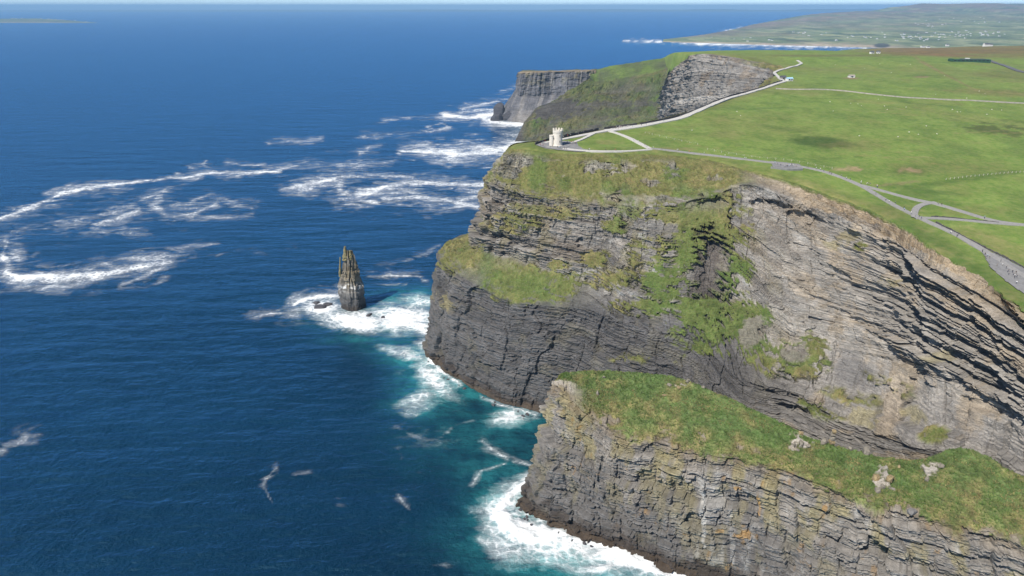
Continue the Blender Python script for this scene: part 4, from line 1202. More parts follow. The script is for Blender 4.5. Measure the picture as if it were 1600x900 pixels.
for i, (u, v, s, m, lab) in enumerate((
        (1366, 747, (2.0, 1.8, 2.2), M_LICHROCK, "orange lichened block, left of the pair in the ridge turf"),
        (1387, 749, (2.2, 1.7, 2.0), M_LICHROCK, "orange lichened block, right of the pair in the ridge turf"),
        (1372, 764, (1.8, 1.5, 1.2), M_PALEROCK, "pale broken block just below the orange pair"),
        (1394, 762, (1.5, 1.3, 1.0), M_PALEROCK, "small pale rubble block right below the orange pair"),
        (1380, 758, (1.3, 1.2, 1.4), M_PALEROCK, "pale block wedged between the orange pair and the rubble"),
        (1240, 694, (1.5, 1.2, 1.0), M_PALEROCK, "leftmost pale block of the rubble patch on the ridge"),
        (1252, 690, (1.9, 1.4, 1.1), M_PALEROCK, "largest pale block in the rubble patch on the ridge"),
        (1262, 696, (1.2, 1.1, 0.9), M_PALEROCK, "rightmost pale block of the rubble patch on the ridge"),
        (1247, 701, (1.1, 1.0, 0.7), M_PALEROCK, "lowest small pale block of the rubble patch on the ridge"),
        (1253, 676, (1.8, 1.4, 1.0), M_LICHROCK, "yellow stained block on the crest above the pale rubble"),
        (1290, 682, (2.2, 2.0, 2.2), M_PALEROCK, "squat pale boulder at the foot of the rock pillar"),
        (1353, 706, (2.0, 1.8, 3.0), M_PALEROCK, "upright pale block on the crest right of the pillar"),
        (1329, 698, (1.2, 1.2, 1.3), M_PALEROCK, "small pale boulder on the crest between pillar and upright block"),
        (1470, 728, (1.9, 1.4, 1.2), M_PALEROCK, "pale boulder high in the turf near the right wall"),
        (1447, 748, (1.3, 1.1, 1.3), M_PALEROCK, "pinkish pale boulder in turf left of the right wall"),
        (1404, 727, (1.3, 1.0, 0.7), M_LICHROCK, "rust coloured flat rock on the crest above the orange pair"),
        (1060, 603, (1.6, 1.2, 0.9), M_LICHROCK, "rust coloured rock near the far crest of the ridge"),
        (1046, 599, (1.7, 1.1, 0.9), M_PALEROCK, "pale rock on the far crest left of the rust coloured one"),
        (1036, 616, (1.6, 1.0, 0.6), M_LICHROCK, "flat brown slab in the turf below the far crest"),
        (1075, 592, (1.4, 1.2, 1.4), M_PALEROCK, "pale rock standing on the skyline of the far crest"),
        (934, 613, (1.2, 1.0, 1.8), M_PALEROCK, "pale upright stone at the turf edge near the ridge tip"),
        (942, 588, (1.0, 0.9, 0.8), M_PALEROCK, "small pale stone high on the ridge tip"),
        (1100, 601, (1.2, 0.9, 0.9), M_PALEROCK, "pale stone on the crest right of the skyline rock"),
        (1425, 798, (2.4, 1.8, 1.6), M_GREYROCK, "grey boulder half sunk at the lower turf edge"))):
    p = pick(V_SPUR, u, v)
    o = mesh_obj("boulder", rock_mesh("boulder", 640 + i, m, s, 22, 0.25))
    o.location = p + np.array((0, 0, s[2] * 0.35)); o.rotation_euler = (0.1 * (i % 3 - 1), 0.08 * (i % 2), 0.7 * i)
    tag(o, lab, "boulder", "boulders on the near ridge")

rg0 = random.Random(31)
SHORE = [rock_mesh("shore_boulder", 760 + k, M_WETROCK, (1.6, 1.3, 1.1), 20, 0.45) for k in range(5)]
for line, n, lab in (([(668, 562), (700, 590), (735, 608), (768, 626), (800, 638), (838, 650)], 12, "wet boulder at the sea foot of the tower headland"),
                     ([(810, 790), (830, 812), (860, 827), (920, 846), (980, 868), (1040, 887), (1072, 897)], 11, "wet boulder at the sea foot of the near ridge")):
    L_ = np.array([atz(u, v, 0)[:2] for u, v in line])
    for k in range(n):
        t = rg0.uniform(0, len(L_) - 1.001); i = int(t); q = L_[i] + (L_[i + 1] - L_[i]) * (t - i)
        o = mesh_obj("shore_boulder", SHORE[k % 5]); o.location = (q[0] - rg0.uniform(0, 3), q[1] - rg0.uniform(0.5, 5), rg0.uniform(-0.2, 0.6))
        o.rotation_euler = (0, 0, rg0.uniform(0, 6)); o.scale = [rg0.uniform(0.5, 1.3)] * 3
        tag(o, lab, "boulder", lab.replace("wet boulder", "wet boulders"))

pl = pick(V_SPUR, 1300, 686)
pil = tag(empty("rock_pillar", pl), "stacked yellowish rock pillar standing on the ridge crest", "rock pillar")
zz = -0.5
for i, (s, m) in enumerate((((1.7, 1.6, 1.5), M_LICHROCK), ((1.5, 1.4, 1.3), M_PALEROCK), ((1.6, 1.4, 1.2), M_PALEROCK), ((1.3, 1.3, 1.1), M_LICHROCK))):
    o = mesh_obj("block", rock_mesh("block", 700 + i, m, s, 24, 0.15), pil)
    o.location = (0.15 * (i % 2), 0.1 * i, zz + s[2]); o.rotation_euler = (0, 0, 0.5 * i); zz += 1.8 * s[2]

for i, (u, v, h, r, lab) in enumerate((
        (780, 181, 42, 20, "dark jagged rock stack leaning at the foot of the far cliff"),
        (776, 188, 24, 18, "square topped low rock at the outer foot of the far cliff"),
        (793, 187, 26, 20, "broken rock between the far cliff and its outer stacks"))):
    me = rock_mesh("shore_rock", 720 + i, MAT_FAR, (r, r, h), 40, 0.35)
    at = me.attributes.new("Col", 'FLOAT_COLOR', 'POINT')
    at.data.foreach_set("color", np.tile(np.array((0.075, 0.073, 0.078, 1.0), dtype=np.float32), len(me.vertices)))
    o = mesh_obj("shore_rock", me); o.location = atz(u, v, 0); o.rotation_euler = (0.06, -0.05, i)
    tag(o, lab, "rock", "rocks below the far cliff")

# ------------------------------------------------------------------ grass tufts on the near ridge
def build_tufts():
    rg = np.random.RandomState(7)
    P = V_SPUR.reshape(-1, 3); g = G_SPUR.ravel()
    u, v, d = project(P)
    ok = np.where((g > 0.55) & (u < 1700) & (v < 930))[0]
    sel = rg.choice(ok, min(26000, len(ok)), replace=False)
    B = P[sel] + rg.uniform(-0.3, 0.3, (len(sel), 3)) * np.array((1, 1, 0))
    n = len(sel)
    nb = 4
    ang = rg.rand(n, nb) * 2 * math.pi
    hgt_ = (0.35 + 0.75 * rg.rand(n, 1) ** 2) * (0.7 + 0.6 * rg.rand(n, nb))
    wd = 0.10 + 0.14 * rg.rand(n, nb)
    sp = 0.15 + 0.45 * rg.rand(n, nb)
    cx, sx = np.cos(ang), np.sin(ang)
    base = B[:, None, :] + np.stack([cx * 0.12, sx * 0.12, np.full_like(cx, -0.15)], -1)
    p1 = base + np.stack([-sx * wd, cx * wd, 0 * wd], -1); p2 = base - np.stack([-sx * wd, cx * wd, 0 * wd], -1)
    p3 = base + np.stack([cx * sp, sx * sp, hgt_], -1)
    V = np.stack([p1, p2, p3], 2).reshape(-1, 3)
    Q = np.arange(len(V)).reshape(-1, 3)
    t = fbm(B[:, 0] / 7, B[:, 1] / 7, octv=3, seed=720)
    c = mixc(np.ones((n, 3)) * (G_DEEP * 1.35), G_DRY * 1.15, sstep(-0.2, 0.8, t + 0.5 * (rg.rand(n) - 0.5)))
    c = c * rg.uniform(0.75, 1.35, (n, 1))
    col = np.repeat(c, nb * 3, 0)
    me = raw_mesh("grass", V, Q, MAT_SPUR, col, {"grass": np.ones(len(V))})
    tag(mesh_obj("grass", me), "long tussocky grass covering the near ridge", "grass", kind="stuff")
build_tufts()

# ------------------------------------------------------------------ paths
M_PATH = plain("gravel_path", (0.27, 0.26, 0.245), 0.95, 0.16, 0.6)
M_PALEPATH = plain("pale_gravel", (0.50, 0.48, 0.44), 0.95, 0.14, 0.5)
M_PAVE = plain("flagstone", (0.215, 0.21, 0.205), 0.9, 0.2, 0.35)
M_WALL = plain("slab_wall", (0.085, 0.08, 0.078), 0.95, 0.4, 0.8)
M_FIELDWALL = plain("field_wall", (0.33, 0.30, 0.26), 0.95, 0.3, 0.3)

def world_line(px, step=4.0):
    P = np.array([hit(u, v)[:2] for u, v in px])
    t = np.concatenate([[0], np.cumsum(np.hypot(*(np.diff(P, axis=0).T)))])
    n = max(8, int(t[-1] / step))
    s = np.linspace(0, t[-1], n)
    Q = np.stack([np.interp(s, t, P[:, 0]), np.interp(s, t, P[:, 1])], -1)
    for _ in range(6):
        Q[1:-1] = 0.5 * Q[1:-1] + 0.25 * (Q[:-2] + Q[2:])
    return Q

LINES = {}
def ribbon(name, px, width, mat, lift, label, step=3.5):
    Q = world_line(px, step)
    LINES[name + str(len(LINES))] = Q
    T = np.gradient(Q, axis=0); T /= np.linalg.norm(T, axis=1, keepdims=True)
    Nn = np.stack([-T[:, 1], T[:, 0]], -1)
    ww = np.interp(np.linspace(0, 1, len(Q)), np.linspace(0, 1, len(width)) if not np.isscalar(width) else [0, 1], width if not np.isscalar(width) else [width, width])
    ww = ww * (1 + 0.12 * vnoise(np.arange(len(Q)) / 3.0, np.zeros(len(Q)), seed=len(px)))
    rows = []
    for f, dz in ((-1.02, -1.2), (-1, 0), (-0.5, 0.03), (0, 0.05), (0.5, 0.03), (1, 0), (1.02, -1.2)):
        p = Q + Nn * (ww * 0.5 * f)[:, None]
        zc = np.maximum(hgt(p[:, 0], p[:, 1]), hgt(Q[:, 0], Q[:, 1]) - 0.6)
        rows.append(np.concatenate([p, (zc + lift + 0.22 + 0.0007 * Q[:, 1] + dz)[:, None]], 1))
    V = np.array(rows)
    me = raw_mesh(name, V.reshape(-1, 3), grid_faces(*V.shape[:2]), mat)
    tag(mesh_obj(name, me), label, kind="structure")
    return Q

P1 = ribbon("path", [(1660, 474), (1600, 432), (1560, 406), (1530, 388), (1500, 370), (1470, 356), (1440, 343), (1400, 323), (1360, 299), (1345, 290), (1310, 276), (1280, 266), (1240, 259), (1200, 254), (1160, 249), (1100, 242), (1050, 236), (1012, 232)],
            [6, 6, 5.5, 5, 5, 5, 5, 4.5, 4.5, 4.5, 4, 4, 4, 4], M_PATH, 0.00, "grey cliff path running along the rim to the right edge")
P2 = ribbon("path", [(1016, 233), (1000, 225), (985, 217), (968, 210), (948, 204)], [5, 4.5, 4], M_PALEPATH, 0.03, "pale path curving up from the rim to the path junction")
P3 = ribbon("path", [(1338, 288), (1360, 293), (1400, 305), (1440, 315), (1460, 318), (1500, 330), (1540, 343), (1570, 349), (1620, 354), (1720, 362)], [3, 4.5, 4.5, 4], M_PATH, 0.04, "grey inland path leaving the fork to the right")
P4 = ribbon("path", [(1462, 317), (1446, 318), (1433, 323), (1428, 331), (1429, 341)], 4.0, M_PATH, 0.07, "short looping path joining the two grey paths")
P5 = ribbon("path", [(1428, 341), (1450, 341), (1480, 342), (1520, 346), (1560, 350), (1590, 352)], [4, 3, 3], M_PATH, 0.02, "narrow grey path crossing the turf below the loop")
P6 = ribbon("path", [(962, 202), (940, 206), (920, 210), (895, 215), (875, 219), (850, 224)], [6, 5, 4], M_PALEPATH, 0.06, "pale path behind the tower along the far wall")
P7 = ribbon("path", [(932, 207), (920, 213), (908, 219), (896, 223)], 3.2, M_PALEPATH, 0.09, "short pale path from junction to the tower steps")
P8 = ribbon("path", [(1018, 234), (980, 237), (940, 237.5), (905, 236), (880, 233)], [3, 2.6, 4, 4], M_PALEPATH, 0.08, "pale path along the rim to the tower terrace")
P9 = ribbon("path", [(948, 205), (975, 201), (1005, 197), (1040, 190), (1070, 183), (1095, 172), (1115, 163), (1138, 154), (1165, 147), (1195, 138), (1212, 132), (1226, 128)],
            [9, 7, 6, 6, 6, 6], M_PALEPATH, 0.12, "broad white path climbing beside the second bay")
P10 = ribbon("path", [(1226, 128), (1216, 121), (1209, 114), (1222, 109), (1243, 104), (1253, 99.5), (1246, 95)], 4.5, M_PALEPATH, 0.15, "white path bending round the far cliff head")
P11 = ribbon("path", [(1212, 139), (1260, 140.5), (1310, 141), (1340, 145), (1400, 152), (1500, 157), (1600, 162), (1720, 168)], 3.4, M_FIELDWALL, 0.18, "thin pale track crossing the upper pasture", 8)
P12 = ribbon("road", [(1546, 95), (1566, 102), (1590, 111), (1640, 124)], 9, plain("asphalt_lane", (0.13, 0.13, 0.135), 0.95, 0.15, 0.2), 0.2, "grey lane leaving the long green shed", 8)

def sheet(name, px, mat, lift, label):
    """paved area draped on the ground"""
    P = np.array([hit(u, v)[:2] for u, v in px])
    lo, hi = P.min(0), P.max(0)
    n = 46
    gx, gy = np.meshgrid(np.linspace(lo[0], hi[0], n), np.linspace(lo[1], hi[1], n), indexing='ij')
    ins = inside(gx, gy, [tuple(p) for p in P])
    zz = hgt(gx, gy) + lift + 0.25
    Q = grid_faces(n, n)
    Q = Q[ins.ravel()[Q].all(1)]
    me = raw_mesh(name, np.stack([gx, gy, zz], -1).reshape(-1, 3), Q, mat)
    tag(mesh_obj(name, me), label, kind="structure")

sheet("terrace", [(836, 227), (848, 222), (866, 220), (886, 221), (902, 223), (904, 228), (912, 233), (932, 237), (900, 238), (870, 235), (846, 231)], M_PAVE, 0.2, "grey flagged terrace round the tower")
sheet("viewing_terrace", [(1528, 386), (1560, 399), (1600, 420), (1680, 462), (1680, 520), (1600, 461), (1570, 440), (1545, 418)], M_PAVE, 0.25, "wide grey flagged viewing terrace at the right edge")
sheet("viewing_platform", [(1203, 252), (1250, 257), (1256, 265), (1230, 266), (1207, 262)], M_PAVE, 0.2, "small railed platform on the rim path")

def wall(px, h, t, mat, label, step=2.2, seed=0, grp=None):
    Q = world_line(px, step)
    T = np.gradient(Q, axis=0); T /= np.linalg.norm(T, axis=1, keepdims=True)
    Nn = np.stack([-T[:, 1], T[:, 0]], -1)
    rg = np.random.RandomState(seed)
    hh = h * (0.75 + 0.5 * rg.rand(len(Q)))
    hh = np.repeat(hh, 2)[:len(Q) * 2]
    Qa = np.repeat(Q, 2, 0); Qa[1:-1:2] += (Qa[2::2] - Qa[1:-1:2]) * 0.92; Na = np.repeat(Nn, 2, 0)
    z0 = hgt(Qa[:, 0], Qa[:, 1])
    rows = []
    for s, zf in ((-1, 0), (-1, 1), (1, 1), (1, 0)):
        p = Qa + Na * (s * t / 2)
        rows.append(np.concatenate([p, (z0 - 0.5 + zf * (hh + 0.5))[:, None]], 1))
    V = np.array(rows)
    Q4 = grid_faces(*V.shape[:2])
    n = V.shape[1]
    caps = np.array([[0, n, 2 * n, 3 * n], [n - 1, 4 * n - 1, 3 * n - 1, 2 * n - 1]])
    me = raw_mesh("stone_wall", V.reshape(-1, 3), np.concatenate([Q4, caps]), mat)
    tag(mesh_obj("stone_wall", me), label, "wall", grp)

wall([(836, 226), (848, 221.5), (866, 217), (890, 212), (915, 207), (935, 203)], 1.9, 0.7, M_WALL, "dark slab wall on the cliff edge behind the tower", seed=1)
wall([(944, 201.5), (960, 199), (975, 197.5), (995, 195.5)], 1.8, 0.7, M_WALL, "short dark slab wall at the crowded path junction", seed=2)
wall([(1000, 195.5), (1040, 187), (1070, 180), (1095, 169.5), (1115, 160), (1138, 151.5), (1165, 145), (1195, 136), (1222, 127)], 1.8, 0.8, M_WALL, "long dark slab wall beside the white path", 3.0, seed=3)
wall([(1640, 440), (1600, 419), (1560, 398), (1525, 381), (1490, 362), (1462, 348)], 1.0, 0.5, M_WALL, "low dark kerb wall on the inland side of the viewing terrace", seed=4)
wall([(1455, 339), (1480, 340.5), (1520, 344.5), (1560, 348.5)], 0.9, 0.4, M_WALL, "low dark wall along the narrow crossing path", seed=5)
wall([(1204, 263), (1230, 267), (1254, 266)], 1.3, 0.5, M_PAVE, "pale stone parapet of the rim platform", seed=6)

# ------------------------------------------------------------------ round tower
M_STONE = plain("tower_stone", (0.64, 0.59, 0.51), 0.95, 0.15, 1.4)
M_DARK = plain("dark_opening", (0.02, 0.02, 0.022), 0.6, 0.1, 1.0)
M_STEP = plain("step_stone", (0.27, 0.265, 0.26), 0.95, 0.2, 0.8)

def build_tower():
    p = hit(871, 227.5)
    t = tag(empty("round_tower", p), "pale stone round tower with battlements and a lower side turret", "tower")
    R, Ht = 4.2, 13.4
    bm = bmesh.new()
    add_lathe(bm, [(R + 0.45, -2), (R + 0.4, 0.6), (R, 0.9), (R - 0.12, Ht - 2.2), (R - 0.05, Ht - 2.1), (R + 0.18, Ht - 1.5), (R + 0.18, Ht - 0.3), (R - 0.4, Ht - 0.3), (R - 0.4, Ht - 1.1)], 40)
    shaft = bm_obj("shaft", bm, M_STONE, t)
    for k in range(10):
        a = 2 * math.pi * k / 10
        bm = bmesh.new()
        add_box(bm, ((R - 0.12) * math.cos(a), (R - 0.12) * math.sin(a), Ht + 0.35), (0.55, 1.25, 1.35), a)
        add_box(bm, ((R - 0.12) * math.cos(a), (R - 0.12) * math.sin(a), Ht + 1.25), (0.5, 0.65, 0.5), a)
        bm_obj("merlon", bm, M_STONE, t)
    for k in range(20):
        a = 2 * math.pi * (k + 0.5) / 20
        bm = bmesh.new(); add_box(bm, (R * math.cos(a), R * math.sin(a), Ht - 1.95), (0.4, 0.4, 0.6), a)
        bm_obj("corbel", bm, M_STONE, t)
    for a, z in ((-1.15, 9.2), (-1.15, 4.2), (-2.5, 6.6), (0.4, 7.0)):
        bm = bmesh.new()
        rr = R - 0.02
        for q, w_, h_, d_ in ((0, 1.3, 0.25, 0.3), (1, 1.3, 0.25, 0.3)):
            add_box(bm, (rr * math.cos(a), rr * math.sin(a), z + (0.95 if q else -0.95)), (d_, w_, h_), a)
        for q in (-1, 1):
            add_box(bm, (rr * math.cos(a) - q * 0.55 * math.sin(a), rr * math.sin(a) + q * 0.55 * math.cos(a), z), (0.3, 0.22, 1.6), a)
        w_ = bm_obj("window", bm, M_STONE, t)
        bm = bmesh.new(); add_box(bm, ((rr - 0.02) * math.cos(a), (rr - 0.02) * math.sin(a), z), (0.16, 0.86, 1.62), a)
        bm_obj("pane", bm, M_DARK, w_)
    bm = bmesh.new()
    add_lathe(bm, [(2.15, -2), (2.1, 0.4), (1.95, 0.6), (1.95, 8.6), (2.15, 8.7), (2.15, 9.3), (1.7, 9.3), (1.7, 9.0)], 24, (-5.3, -1.2, 0))
    bm_obj("turret", bm, M_STONE, t)
    bm = bmesh.new(); add_box(bm, (-3.9, -0.6, 3.9), (2.2, 2.2, 8.2), 0.2); bm_obj("link_wall", bm, M_STONE, t)
    bm = bmesh.new(); add_box(bm, (R * math.cos(0.9) * 1.0, R * math.sin(0.9), 1.3), (0.3, 1.2, 2.4), 0.9); bm_obj("door", bm, M_DARK, t)
    # ring of low steps in front
    for k in range(3):
        bm = bmesh.new(); n = 30; r0, r1 = 9.5 + k * 1.7, 11.2 + k * 1.7 - 0.02
        top = 0.55 - 0.42 * k
        vs = []
        for j in range(n + 1):
            a = -2.75 + 2.6 * j / n
            vs.append([bm.verts.new((r * math.cos(a), r * math.sin(a), z)) for r, z in ((r0, -2), (r0, top), (r1, top), (r1, -2))])
        for j in range(n):
            for q in range(3): bm.faces.new((vs[j][q], vs[j + 1][q], vs[j + 1][q + 1], vs[j][q + 1]))
        bm.faces.new(vs[0]); bm.faces.new(vs[-1][::-1])
        bm_obj("step", bm, M_STEP, t)
build_tower()

# ------------------------------------------------------------------ buildings on the cliff top and in the distance
M_WHITE = plain("white_render", (0.66, 0.65, 0.62), 0.9, 0.08, 0.5)
M_SLATE = plain("slate_roof", (0.085, 0.09, 0.10), 0.8, 0.2, 0.5)
M_BLUE = plain("pale_blue_panel", (0.36, 0.58, 0.72), 0.7, 0.1, 0.5)
M_GREENSHED = plain("green_cladding", (0.035, 0.085, 0.055), 0.7, 0.15, 0.2)
M_RUIN = plain("ruin_stone", (0.34, 0.30, 0.26), 0.95, 0.3, 0.6)

def gable(bm, L, Wd, hw, hr, mi_w=0, mi_r=1, over=0.4):
    x, y = L / 2, Wd / 2
    add_box(bm, (0, 0, hw / 2 - 1), (L, Wd, hw + 2), 0, mi_w)
    v = [bm.verts.new(p) for p in ((-x - over, -y - over, hw - 0.1), (x + over, -y - over, hw - 0.1), (x + over, y + over, hw - 0.1), (-x - over, y + over, hw - 0.1), (-x - over, 0, hw + hr), (x + over, 0, hw + hr))]
    for f in ((0, 1, 5, 4), (2, 3, 4, 5), (3, 2, 1, 0)):
        bm.faces.new([v[i] for i in f]).material_index = mi_r
    for f in ((0, 4, 3), (1, 2, 5)):
        bm.faces.new([v[i] for i in f]).material_index = mi_w

def small_house(name, p, rz, L, Wd, hw, hr, wm, rm, label, cat, windows=0, group=None):
    t = tag(empty(name, p, rz), label, cat, group)
    bm = bmesh.new(); add_box(bm, (0, 0, hw / 2 - 1), (L, Wd, hw + 2)); bm_obj("wall", bm, wm, t)
    bm = bmesh.new(); x, y, ov = L / 2 + 0.4, Wd / 2 + 0.4, 0
    v = [bm.verts.new(q) for q in ((-x, -y, hw), (x, -y, hw), (x, y, hw), (-x, y, hw), (-x, 0, hw + hr), (x, 0, hw + hr))]
    for f in ((0, 1, 5, 4), (2, 3, 4, 5), (3, 2, 1, 0), (0, 4, 3), (1, 2, 5)): bm.faces.new([v[i] for i in f])
    bm_obj("roof", bm, rm, t)
    for k in range(windows):
        bm = bmesh.new(); add_box(bm, (-L / 2 + L * (k + 0.5) / windows, -Wd / 2 - 0.04, hw * 0.55), (L / windows * 0.4, 0.12, hw * 0.4)); bm_obj("window", bm, M_DARK, t)
    bm = bmesh.new(); add_box(bm, (L * 0.05, -Wd / 2 - 0.05, 1.0), (1.0, 0.14, 2.0)); bm_obj("door", bm, M_SLATE, t)
    return t

small_house("kiosk", hit(1233, 126.5), 0.35, 9, 6, 3.6, 1.6, M_WHITE, M_BLUE, "small white hut with pale blue roof beside the path bend", "hut", 2)
small_house("stone_hut", hit(1223, 124), 0.2, 8, 5, 3.4, 2.2, M_RUIN, M_SLATE, "small grey stone hut just left of the blue roofed one", "hut", 1)
small_house("field_barn", hit(1330, 121), 0.1, 9, 5, 2.6, 1.6, M_WHITE, M_RUIN, "lone low pale barn in the middle of the upper pasture", "barn", 1)
small_house("headland_hut", pick(V_LOW, 1000, 500) * 0 + hit(1362, 84), 0.3, 8, 5, 4, 2, M_WHITE, M_SLATE, "left of two pale cottages on the pasture skyline", "cottage", 2)
small_house("headland_hut", hit(1372, 83.5), -0.2, 7, 5, 3.5, 2, M_WHITE, M_SLATE, "right of two pale cottages on the pasture skyline", "cottage", 2)

def build_shed():
    p = hit(1514, 96.5)
    t = tag(empty("long_shed", p, -0.06), "long low dark green shed at the edge of the moor", "shed")
    bm = bmesh.new(); add_box(bm, (0, 0, 1.6), (74, 13, 6.2)); bm_obj("wall", bm, M_GREENSHED, t)
    bm = bmesh.new(); add_box(bm, (6, 0.5, 5.1), (44, 9, 0.9)); bm_obj("roof", bm, M_SLATE, t)
    bm = bmesh.new(); add_box(bm, (-36, -3, 3.4), (6, 8, 5)); bm_obj("end_block", bm, M_GREENSHED, t)
    bm = bmesh.new(); add_box(bm, (-4, 1, 6.2), (7, 4, 1.4)); bm_obj("skylight", bm, M_WHITE, t)
    for k in range(9):
        bm = bmesh.new(); add_box(bm, (-30 + k * 7.6, -6.55, 2.6), (4.4, 0.2, 1.6)); bm_obj("window", bm, M_DARK, t)
build_shed()

def house_mesh(seed):
    rg = random.Random(seed)
    bm = bmesh.new()
    gable(bm, rg.uniform(17, 26), rg.uniform(8, 11), rg.uniform(4.5, 7.5), rg.uniform(3, 4.5))
    if seed % 2:
        vs = add_box(bm, (rg.uniform(-5, 5), rg.uniform(3, 6), 1.6), (8, 8, 5), 0, 0)
    add_box(bm, (rg.uniform(-6, 6), 0, 10.5), (1.4, 1.0, 2.2), 0, 0)
    me = bpy.data.meshes.new("house"); bm.normal_update(); bm.to_mesh(me); bm.free()
    me.materials.append(M_WHITE); me.materials.append(M_SLATE)
    return me
HOUSES = [house_mesh(k) for k in range(6)]

def far_houses(cu, cv, su, sv, n, label, group, seed, V, sc=1.0):
    rg = random.Random(seed)
    P = V.reshape(-1, 3); pu, pv, d = project(P)
    for k in range(n):
        u, v = cu + rg.gauss(0, su), cv + rg.gauss(0, sv)
        e = np.hypot((pu - u) * 0.4, pv - v)
        p = P[int(np.argmin(e))]
        ang = rg.uniform(-0.5, 0.5) + (math.pi / 2 if rg.random() < 0.25 else 0)
        o = mesh_obj("house", HOUSES[rg.randrange(6)])
        o.location = (p[0] + rg.uniform(-40, 40), p[1] + rg.uniform(-60, 60), p[2]); o.rotation_euler = (0, 0, ang)
        s = sc * rg.uniform(0.65, 1.1); o.scale = (s, s, s)
        tag(o, label, "house", group)

far_houses(1430, 59, 26, 2.2, 26, "tiny white house in village above far beach end", "village behind the beach", 1, V_LOW)
far_houses(1490, 54, 26, 2.6, 26, "tiny white house in dense far village right of beach", "dense far village", 2, V_LOW)
far_houses(1450, 38, 16, 2.5, 11, "tiny white house in upper hamlet on far hillside", "upper hillside hamlet", 3, V_LOW)
far_houses(1330, 58, 40, 2.4, 16, "tiny white house strung along the road behind the beach", "houses behind the beach", 4, V_LOW)
far_houses(1255, 52, 14, 1.2, 7, "tiny white house in the left hamlet above the far beach", "left hamlet", 5, V_LOW)
far_houses(1550, 55, 28, 2.5, 14, "tiny white house at the right edge of the far lowland", "right lowland houses", 6, V_LOW)
far_houses(1520, 32, 50, 4, 10, "tiny white house scattered high on the far hills", "scattered hill houses", 7, V_LOW)
far_houses(1160, 61, 40, 1.5, 7, "tiny pale house near the low spit of the far shore", "spit houses", 8, V_LOW)
far_houses(92, 26.5, 14, 0.8, 12, "tiny white house in the village on the horizon island", "island village", 9, V_ISLE, 1.3)
far_houses(30, 26, 14, 0.8, 5, "tiny pale house at the left end of the horizon island", "island outlying houses", 10, V_ISLE, 1.3)
for u, v, lab in ((1442, 71.5, "pale farmhouse on the moor edge right of the beach"), (1450, 72.5, "low white farm building beside the moor edge farmhouse"),
                  (1541, 70.5, "white farmhouse on the moor skyline nearest the right edge"), (1546, 70.3, "small white shed beside the moor skyline farmhouse"), (1480, 69.5, "white cottage alone on the moor skyline")):
    p = hit(u, v + 2.0)
    o = mesh_obj("house", HOUSES[int(u) % 6]); o.location = p; o.rotation_euler = (0, 0, 0.2); tag(o, lab, "house")

# ------------------------------------------------------------------ grazing animals
def sheep_mesh():
    bm = bmesh.new()
    rings = []
    for x, r, z in ((-0.95, 0.12, 0.95), (-0.85, 0.38, 0.92), (-0.4, 0.50, 0.88), (0.2, 0.50, 0.88), (0.6, 0.42, 0.92), (0.85, 0.26, 0.98), (1.05, 0.20, 0.9), (1.3, 0.17, 0.62), (1.42, 0.08, 0.5)):
        rings.append([bm.verts.new((x, r * 0.85 * math.cos(2 * math.pi * k / 10), z + r * math.sin(2 * math.pi * k / 10))) for k in range(10)])
    for a, b in zip(rings[:-1], rings[1:]):
        for k in range(10): bm.faces.new((a[k], a[(k + 1) % 10], b[(k + 1) % 10], b[k]))
    bm.faces.new(rings[0][::-1]); bm.faces.new(rings[-1])
    for x in (-0.65, 0.5):
        for y in (-0.22, 0.22):
            n0 = len(bm.verts)
            for v in add_box(bm, (x, y, 0.28), (0.16, 0.14, 0.62)):
                if v.co.z < 0.2: v.co.x = x + (v.co.x - x) * 0.7; v.co.y = y + (v.co.y - y) * 0.7
    me = bpy.data.meshes.new("sheep"); bm.normal_update(); bm.to_mesh(me); bm.free()
    me.materials.append(plain("fleece", (0.62, 0.58, 0.48), 0.95, 0.1, 2.0))
    return me
SHEEP = sheep_mesh()
rg = random.Random(55)
for zone, lab, grp, n in (((1290, 1420, 155, 175), "pale grazing sheep below the thin track in the middle pasture", "sheep below the track", 9), ((1430, 1590, 165, 200), "pale grazing sheep in the right of the middle pasture", "sheep in the right pasture", 7),
                          ((1330, 1480, 205, 225), "pale grazing sheep near the dark damp patch", "sheep by the damp patch", 5), ((1280, 1480, 95, 125), "pale grazing sheep high in the upper pasture", "sheep in the upper pasture", 6),
                          ((1420, 1590, 140, 155), "pale grazing sheep just above the thin track", "sheep above the track", 4), ((1080, 1200, 165, 205), "pale grazing sheep in the pasture beside the white path", "sheep beside the white path", 3)):
    for k in range(n):
        p = hit(rg.uniform(zone[0], zone[1]), rg.uniform(zone[2], zone[3]))
        o = mesh_obj("sheep", SHEEP); o.location = p + np.array((0, 0, 0.15)); o.rotation_euler = (0, 0, rg.uniform(0, 6.28)); o.scale = (0.68,) * 3
        tag(o, lab, "sheep", grp)

